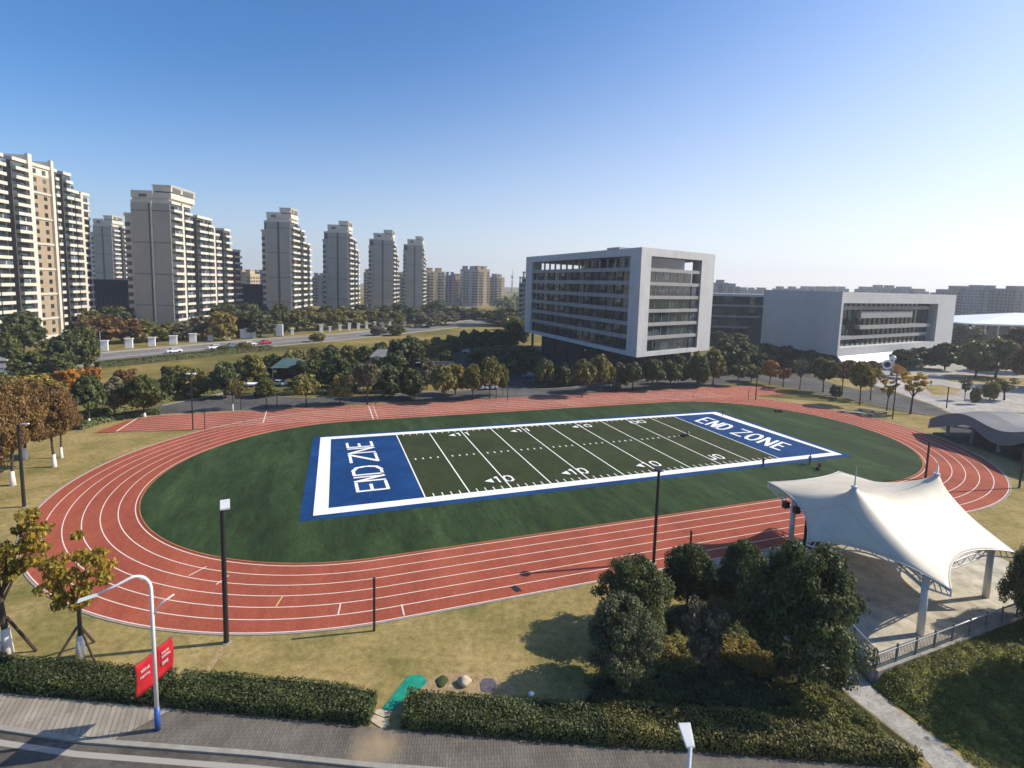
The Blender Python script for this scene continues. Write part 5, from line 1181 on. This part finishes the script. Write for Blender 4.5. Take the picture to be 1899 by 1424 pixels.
low_hedge([(985, 716), (1040, 714), (1100, 706), (1115, 703)], 3, 1.0, 'dark', 'low dark hedge before the shaded forecourt')

# ================================================================== SMALL FAR THINGS
GP = [(195, 631, 650, 10), (239.6, 627, 645, 12), (282, 625, 641.5, 11), (321.7, 622, 638.5, 12), (357.7, 618, 634.5, 11), (390.7, 616, 631.5, 9), (423, 614, 629.5, 7), (450, 610, 627, 8), (460, 608, 626.5, 9), (470, 607, 626, 8), (542, 609, 620.5, 5),
      (596, 602, 616.5, 6), (612, 605, 615, 4), (630.6, 603, 613.5, 5), (648, 599, 612.5, 5), (664.7, 599, 611, 5), (680, 598, 609.5, 5), (695.5, 596, 608, 5), (710, 596, 607, 5), (723, 593, 606.5, 5), (750, 597, 604, 6), (770, 592, 604, 4), (5, 643, 668, 14)]
for i, (u, vt, v, w) in enumerate(sorted(GP)):
    b = G(u, v); h = rise(vt, b); ww = w * pix(b)[2] / FPX
    t = thing('gate_pillar', f'white boundary pillar beyond the highway, {ORD[i]} from the left', 'pillar', b, R_(18), 'white boundary pillars beyond the highway')
    q = MB(); q.box(-ww / 2, -.35, 0, ww / 2, .35, h - .35); q.build('shaft', M['plain_white'], t); q = MB(); q.box(-ww / 2 - .2, -.55, h - .35, ww / 2 + .2, .55, h); q.build('cap', M['plain_white'], t)
b = G(518, 624); t = thing('roadside_kiosk', 'white and blue roadside kiosk board beyond the highway', 'kiosk', b, R_(12)); d_ = pix(b)[2] / FPX; h = rise(602, b)
q = MB(); q.box(-6 * d_, 0, .3, 6 * d_, 1.2, h); q.build('board', M['plain_white'], t); q = MB(); q.box(-9 * d_, .1, .2, -6.05 * d_, 1.2, h * .96); q.build('side_panel', M['sign_blue'], t); q = MB(); q.box(-8 * d_, .2, 0, 5 * d_, 1, .29); q.build('base', M['kerb'], t)
lp = G(188, 676); t = thing('road_sign', 'thin roadside pole with small blue sign at the highway end', 'sign', lp); h = rise(614, lp)
q = MB(); q.tube([(0, 0, 0), (0, 0, h)], .12, 8); q.build('pole', M['grey_metal'], t); q = MB(); q.box(-1.4, -.16, h * .50, -.13, -.08, h * .78); q.build('sign_panel', M['sign_blue'], t)
def shelter(u, v, wpx, label, mat, hh=3.4, D=8, name='shelter'):
    b = G(u, v); k = pix(b)[2] / FPX; w = wpx * k; t = thing(name, label, 'shelter', b, R_(8))
    q = MB(); q.add([(-w / 2, 0, hh), (w / 2, 0, hh), (w / 2, D, hh), (-w / 2, D, hh), (-w / 2 + 2, D / 2, hh + 1.9), (w / 2 - 2, D / 2, hh + 1.9)], [(0, 3, 2, 1), (0, 1, 5, 4), (1, 2, 5), (2, 3, 4, 5), (3, 0, 4)]); q.build('roof', mat, t)
    for x in (-w / 2 + .5, w / 2 - .5):
        for y in (.4, D - .4): q = MB(); q.tube([(x, y, 0), (x, y, hh - .01)], .14, 8); q.build('column', M['office_grey'], t)
    q = MB(); q.box(-w / 2 + 1, D - 1.2, 0, w / 2 - 1, D - .9, hh - .4); q.build('rear_wall', M['podium'], t)
shelter(531, 712, 56, 'small pavilion with teal hipped roof among the thicket', M['roof_teal'], 4.2, 9, 'garden_pavilion')
shelter(712, 690, 54, 'small hut with grey hipped roof in the thicket', M['roof_grey'], 4.5, 10, 'garden_hut')
b = G(814, 704); t = thing('notice_board', 'pale blue-grey panel behind the verge trees', 'board', b); q = MB(); q.box(-4, 0, .6, 4, .3, 5.2); q.build('panel', M['block_grey'], t); q = MB(); q.box(-3.6, .05, 0, -3.3, .25, .59); q.box(3.3, .05, 0, 3.6, .25, .59); q.build('leg', M['grey_metal'], t)
b = G(468, 731); t = thing('white_arbour', 'small white open arbour at the left of the thicket', 'arbour', b, R_(10)); q = MB(); q.box(-2.4, -1, 2.3, 2.6, 1.4, 2.6); q.build('roof', M['plain_white'], t)
for x in (-2, 2.2): q = MB(); q.box(x - .15, -.6, 0, x + .15, -.3, 2.29); q.build('column', M['plain_white'], t)
b = G(1143, 724); t = thing('bin_shelter', 'black box stand on the verge below the office corner', 'stand', b)
q = MB(); q.box(-1.1, -.4, .1, 0, .4, 3.0); q.box(.2, -.5, 0, 1.1, .4, 2.4); q.build('cabinet', M['black_metal'], t); q = MB(); q.box(-1.2, -.5, 3.0, 1.2, .5, 3.15); q.build('lid', M['black_metal'], t)

# cars
def car_mesh(paint):
    prof = [(-2.2, .35), (-2.25, .75), (-2.1, .95), (-1.55, 1.02), (-1.0, 1.45), (.5, 1.48), (1.15, 1.0), (2.0, .88), (2.25, .7), (2.25, .35)]
    b = MB(); n = len(prof); w = .88
    def sw(z): return w if z < 1.03 else w * .82
    b.add([(x, -sw(z), z) for x, z in prof] + [(x, sw(z), z) for x, z in prof], [tuple(range(n)), tuple(range(2 * n - 1, n - 1, -1))] + [(i, n + i, n + (i + 1) % n, (i + 1) % n) for i in range(n)])
    body = b.mesh('body', paint); b = MB()
    for s in (-1, 1):
        b.add([(-1.35, s * .885, 1.02), (1.0, s * .885, 1.02), (.45, s * .745, 1.42), (-.98, s * .745, 1.40)], [(0, 1, 2, 3)])
    b.add([(.55, -.66, 1.46), (.55, .66, 1.46), (1.17, .74, 1.03), (1.17, -.74, 1.03)], [(0, 1, 2, 3)]); b.add([(-1.05, -.66, 1.44), (-1.05, .66, 1.44), (-1.58, .74, 1.05), (-1.58, -.74, 1.05)], [(0, 1, 2, 3)])
    win = b.mesh('window', M['glass']); b = MB(); b.tube([(0, -.11, 0), (0, .11, 0)], .33, 14); wh = b.mesh('wheel', M['tyre'])
    b = MB(); b.box(2.2, -.16, .62, 2.27, .16, .78); hl_ = b.mesh('headlight', M['lamp_white'])
    return body, win, wh, hl_
CARS = {k: car_mesh(M[k]) for k in ('car_white', 'car_blue', 'car_red')}
def car(u, v, ang, kind, label, group, s=1.0):
    t = thing('parked_car' if 'parked' in group else 'car', label, 'car', G(u, v) + Vector((0, 0, .03)), ang, group); t.scale = (s, s, s)
    bd, wi, wh, hd = CARS[kind]; link('body', bd, t); link('window', wi, t)
    for x in (-1.35, 1.4):
        for y in (-.8, .8): link('wheel', wh, t, (x, y, .33))
    for y in (-.6, .6): link('headlight', hd, t, (0, y, 0))
for a in [(516, 715, 2.8, 'car_white', 'white car parked under the teal roofed pavilion'), (560, 708, 1.2, 'car_white', 'white car parked right of the teal roofed pavilion'), (568, 692, 1.4, 'car_white', 'white car in the thicket behind the other parked white cars'),
          (982, 700, .5, 'car_blue', 'blue-grey car parked in the shade of the office'), (825, 660, .2, 'car_white', 'white car in the shade left of two parked cars beyond the verge'), (868, 654, .2, 'car_white', 'white car in deep shade right of another white car'), (907, 722, .3, 'car_white', 'white car behind the rightmost trunk of the verge trees')]:
    car(*a, 'parked cars')
e_ = G(480, 638) - G(330, 651); hang = math.atan2(e_.y, e_.x)
for a in [(322, 654, hang + math.pi, 'car_white', 'white car on the highway, leftmost of the moving cars'), (398, 647, hang + math.pi, 'car_white', 'white car on the highway, second from the left'), (432, 644, hang, 'car_blue', 'blue-grey car on the highway between white cars'), (492, 638, hang + math.pi, 'car_red', 'red car on the highway right of the white cars'), (462, 641, hang, 'car_white', 'white car on the highway just left of the red car')]:
    car(*a, 'cars on the highway', 1.15)

# stone benches and sculpture near the yellow trees
def bench(u, v, L, rz, label):
    t = thing('stone_bench', label, 'bench', G(u, v), rz, 'stone benches by the far-right bend'); q = MB(); q.box(-L / 2, -.45, .32, L / 2, .45, .5); q.build('seat', M['concrete'], t)
    for x in (-L / 2 + .5, 0, L / 2 - .5): q = MB(); q.box(x - .25, -.35, 0, x + .25, .35, .319); q.build('leg', M['slate'], t)
bench(1588, 768, 6.5, -.55, 'long low stone bench beside the track at the far-right bend')
bench(1618, 764, 6, -.45, 'low stone bench under the yellow trees, right of another bench')
bench(1800, 795, 6, -.5, 'low stone bench on the grass before the wavy canopy')
b = G(1650, 700); t = thing('ring_sculpture', 'sculpture of white ring and ball with orange block behind yellow trees', 'sculpture', b)
k = pix(b)[2] / FPX; q = MB(); q.tube([Vector((-7 * k + 9 * k * math.cos(w), 0, 24 * k + 9 * k * math.sin(w) * .8)) for w in [i * .3307 for i in range(20)]], .32, 8); q.build('ring', M['white_paint'], t, True)
q = MB(); q.ball((3 * k, 0, 37 * k), (4.6 * k, 4.6 * k, 4.2 * k), 16); q.build('ball', M['white_paint'], t, True)
q = MB(); q.tube([(3 * k, 0, 0), (2 * k, 0, 20 * k), (3 * k, 0, 33 * k)], [3 * k, 2 * k, 2.2 * k], 10); q.build('stem', M['grey_metal'], t, True)
q = MB(); q.hexa([(8 * k, -1, 8 * k), (24 * k, -1, 4 * k), (24 * k, 1, 4 * k), (8 * k, 1, 8 * k), (9 * k, -1, 26 * k), (25 * k, -1, 18 * k), (25 * k, 1, 18 * k), (9 * k, 1, 26 * k)]); q.build('fin', plain('orange_paint', (.48, .19, .03), .5), t)
q = MB(); q.prism([(18 * k * math.cos(i * .5236), 5 * math.sin(i * .5236)) for i in range(12)], 0, .8); q.build('plinth', M['concrete'], t)

# ------------------------------------------------------------------ people
def person(base, h, rz, pose, top, legs, label):
    """one skinned body; shirt and trousers are regions of it, hair a child"""
    s = h / 1.72
    V = [(0, 0, .92)]; E_ = []; Rr = [.145]
    def add(p, par, r): V.append(p); Rr.append(r); E_.append((par, len(V) - 1)); return len(V) - 1
    st = {'stand': .0, 'stride': .22, 'crouch': 0}[pose]
    cr = pose == 'crouch'; z0 = .42 if cr else .92; V[0] = (0, 0, z0)
    lean = .22 if cr else (.06 if pose == 'stride' else 0)
    ch = add((lean * .6, 0, z0 + .28), 0, .155); sh = add((lean, 0, z0 + .47), ch, .13); nk = add((lean * 1.1, 0, z0 + .58), sh, .058); hd = add((lean * 1.25, 0, z0 + .68), nk, .085); hd2 = add((lean * 1.35, 0, z0 + .77), hd, .082)
    for sg in (-1, 1):
        ft = sg * st
        hp = add((0, sg * .10, z0 - .06), 0, .10)
        if cr: kn = add((.36, sg * .16, .46), hp, .075); an = add((.10, sg * .15, .09), kn, .05); add((.26, sg * .16, .04), an, .042)
        else: kn = add((ft * .55 + .03, sg * .11, .49), hp, .073); an = add((ft - (.06 if ft < 0 else 0), sg * .11, .08), kn, .048); add((ft + .17, sg * .12, .04), an, .042)
        sd = add((lean, sg * .19, z0 + .46), sh, .062); el = add((lean + (.12 if cr else -ft * .5), sg * .25, z0 + .19), sd, .046); wr = add((lean + (.3 if cr else .1 - ft * .7), sg * .22, z0 - .02), el, .034)
        pm = add((lean + (.34 if cr else .12 - ft * .75), sg * .22, z0 - .09), wr, .034); q0 = V[pm]
        for fi in range(4): k = (fi - 1.5) * .018; a = add((q0[0] + k, q0[1], q0[2] - .05), pm, .0095); add((q0[0] + k + .012, q0[1] - sg * .012, q0[2] - .085 - .008 * (fi in (1, 2))), a, .008)
        add((q0[0] + .045, q0[1] - sg * .01, q0[2] - .015), pm, .01)
    me = bpy.data.meshes.new('body'); me.from_pydata([tuple(x * s for x in v) for v in V], E_, [])
    o = bpy.data.objects.new('body_tmp', me); C.objects.link(o)
    md = o.modifiers.new('skin', 'SKIN'); sv = me.skin_vertices[0].data
    for i, r in enumerate(Rr): sv[i].radius = (r * s, r * s * (.8 if i in (0, 1, 2) else 1))
    sv[0].use_root = True; sb = o.modifiers.new('sub', 'SUBSURF'); sb.levels = sb.render_levels = 1
    dg = bpy.context.evaluated_depsgraph_get(); m2 = bpy.data.meshes.new_from_object(o.evaluated_get(dg)); bpy.data.objects.remove(o)
    m2.name = 'person'; m2.materials.clear()
    for m_ in (top, legs, 'skin', 'cloth_dark'): m2.materials.append(M[m_])
    for p in m2.polygons:
        c = p.center / s; z = c.z
        hand = abs(c.y) > .17 and z < z0 + .12 and z > z0 - .3 and abs(c.x) > -1 and (not cr or c.x > .3)
        p.material_index = 2 if z > z0 + .54 or (hand and abs(c.y) > .185) else (3 if z < .09 else (0 if z > z0 - .02 and not (cr and c.x > .28) else 1)); p.use_smooth = True
    po = link('person', m2, None, base, (0, 0, rz)); tag(po, label, 'person', 'people on and around the field')
    q = MB(); hx_ = V[hd2]; q.ball((hx_[0] * s - .012, 0, hx_[2] * s + .02), (.098 * s, .09 * s, .088 * s), 10); q.build('hair', M['hair'], po, True)
    q = MB(); fx = V[hd]; fc = (fx[0] * s + .082 * s, 0, fx[2] * s + .045 * s); q.add([(fc[0], -.012 * s, fc[2] - .02 * s), (fc[0], .012 * s, fc[2] - .02 * s), (fc[0] + .022 * s, 0, fc[2] - .018 * s), (fc[0], 0, fc[2] + .02 * s)], [(0, 2, 3), (2, 1, 3), (0, 1, 2)])
    q.build('nose', M['skin'], po)
    q = MB()
    for sg in (-1, 1): q.ball((fc[0] - .008 * s, sg * .032 * s, fc[2] + .018 * s), .011 * s, 6)
    q.build('eyes', M['hair'], po)
    q = MB(); q.ball((fc[0] - .006 * s, 0, fc[2] - .045 * s), (.008 * s, .024 * s, .006 * s), 6); q.build('mouth', M['cloth_red'], po)
    q = MB()
    for sg in (-1, 1): q.ball((fx[0] * s, sg * .088 * s, fc[2]), (.018 * s, .01 * s, .028 * s), 6)
    q.build('ears', M['skin'], po)
    return po
ZF = Vector((0, 0, .068))
person(G(1415, 866) + ZF, 1.62, 1.9, 'stand', 'cloth_red', 'cloth_dark', 'person in dark red top standing on the near sideline stripe')
person(G(1501, 862) + ZF, 1.62, .4, 'stride', 'cloth_grey', 'cloth_dark', 'person in dark clothes walking near the right corner of the field')
person(G(1522, 869) + Vector((0, 0, .052)), 1.62, 2.6, 'crouch', 'cloth_red', 'cloth_dark', 'person in red top crouching over a bag near the field corner')
person(G(1340, 772) + ZF, 1.62, 2.8, 'stand', 'cloth_dark', 'cloth_dark', 'person in dark clothes standing at the top edge of right end zone')
person(G(1277, 809) + Vector((0, 0, .08)), 1.62, 3.6, 'crouch', 'cloth_white', 'cloth_dark', 'person in white top crouching beside a black bag on the field')
person(G(1726, 715) + Vector((0, 0, .02)), 1.70, 3.9, 'stride', 'cloth_dark', 'cloth_dark', 'person in dark clothes walking across the plaza')
def bag(u, v, z, L, label, rz):
    t = thing('sports_bag', label, 'bag', G(u, v) + Vector((0, 0, z)), rz, 'black bags on the grass')
    q = MB(); q.ball((0, 0, .22), (L / 2, .28, .23), 14); q.build('body', M['cloth_dark'], t, True)
    q = MB(); q.tube([(-L * .25, 0, .42), (-L * .15, 0, .56), (L * .15, 0, .56), (L * .25, 0, .42)], .025, 6); q.build('handle', M['tyre'], t)
bag(1267, 810, .08, 1.7, 'long black bag lying on the field beside the crouching white top', .2)
bag(1438, 764, .055, .9, 'black and pale bag lying at the upper edge of the infield, left one', .4)
bag(1446, 765, .055, 1.3, 'black bag lying at the upper edge of the infield, right one', -.2)
bag(1517, 872, .055, .8, 'small black bag before the crouching person near field corner', .5)

# ================================================================== AIR, SKY, SUN
hz = MB(); hz.box(-1500, -60, -1, 1500, 2000, 110); o = tag(hz.build('haze', []), kind='stuff')
m, nt, n, l = new_mat('haze_air'); ou = n.new('ShaderNodeOutputMaterial'); pv = n.new('ShaderNodeVolumePrincipled')
pv.inputs['Color'].default_value = (.82, .88, .96, 1); pv.inputs['Density'].default_value = .00026; pv.inputs['Anisotropy'].default_value = .25
l.new(pv.outputs[0], ou.inputs['Volume']); o.data.materials.append(m)

SUN_EL, SUN_AZ = R_(36), R_(11.5)
w = bpy.data.worlds.new('World'); sc.world = w; w.use_nodes = True
nt = w.node_tree; nt.nodes.clear(); bg = nt.nodes.new('ShaderNodeBackground'); ou = nt.nodes.new('ShaderNodeOutputWorld'); sk_ = nt.nodes.new('ShaderNodeTexSky')
sk_.sky_type = 'NISHITA'; sk_.sun_disc = False; sk_.sun_elevation = SUN_EL; sk_.sun_rotation = math.pi / 2 - SUN_AZ
sk_.altitude = 900; sk_.air_density = 1.1; sk_.dust_density = 2.4; sk_.ozone_density = 7
n, l = nt.nodes, nt.links
tc = n.new('ShaderNodeTexCoord'); sx = n.new('ShaderNodeSeparateXYZ'); l.new(tc.outputs['Generated'], sx.inputs[0])
def mth(op, a, b=None, clamp=False):
    k = n.new('ShaderNodeMath'); k.operation = op; k.use_clamp = clamp
    for i_, v_ in enumerate((a, b)):
        if v_ is None: continue
        if hasattr(v_, 'links'): l.new(v_, k.inputs[i_])
        else: k.inputs[i_].default_value = v_
    return k.outputs[0]
hs = n.new('ShaderNodeHueSaturation'); hs.inputs['Saturation'].default_value = 1.14; l.new(sk_.outputs[0], hs.inputs['Color'])
# mist near the horizon, brighter and higher towards the sun
sd_ = n.new('ShaderNodeVectorMath'); sd_.operation = 'DOT_PRODUCT'; l.new(tc.outputs['Generated'], sd_.inputs[0]); sd_.inputs[1].default_value = (math.cos(SUN_AZ), math.sin(SUN_AZ), 0)
sun_side = mth('POWER', mth('MULTIPLY_ADD', sd_.outputs['Value'], .5), 1.6); sun_side.node.inputs[0].links[0].from_node.inputs[2].default_value = .5
low = mth('POWER', mth('SUBTRACT', 1.0, mth('DIVIDE', sx.outputs['Z'], mth('MULTIPLY_ADD', sun_side, .55)), True), 2.0)
low.node.inputs[0].links[0].from_node.inputs[1].links[0].from_node.inputs[1].links[0].from_node.inputs[2].default_value = .26
fac = mth('MULTIPLY', low, .85)
mist = n.new('ShaderNodeMix'); mist.data_type = 'RGBA'; l.new(sun_side, mist.inputs[0]); mist.inputs[6].default_value = (3.0, 3.6, 4.3, 1); mist.inputs[7].default_value = (7.6, 7.2, 6.9, 1)
mx = n.new('ShaderNodeMix'); mx.data_type = 'RGBA'; l.new(fac, mx.inputs[0]); l.new(hs.outputs[0], mx.inputs[6]); l.new(mist.outputs[2], mx.inputs[7])
l.new(mx.outputs[2], bg.inputs[0]); bg.inputs[1].default_value = .138; l.new(bg.outputs[0], ou.inputs[0])
sl = bpy.data.lights.new('sun', 'SUN'); sl.energy = 5.0; sl.angle = R_(.53); sl.color = (1, .91, .77)
so = bpy.data.objects.new('sun', sl); C.objects.link(so)
sd = Vector((math.cos(SUN_EL) * math.cos(SUN_AZ), math.cos(SUN_EL) * math.sin(SUN_AZ), math.sin(SUN_EL)))
so.rotation_euler = (-sd).to_track_quat('-Z', 'Y').to_euler()
sc.view_settings.view_transform = 'Standard'; sc.view_settings.look = 'None'; sc.view_settings.exposure = .34; sc.view_settings.gamma = 1
cam.dof.use_dof = True; cam.dof.focus_distance = 62; cam.dof.aperture_fstop = cam.lens / 1000 / .085
sc.cycles.max_bounces = 6; sc.cycles.diffuse_bounces = 3; sc.cycles.volume_bounces = 0; sc.cycles.transparent_max_bounces = 4
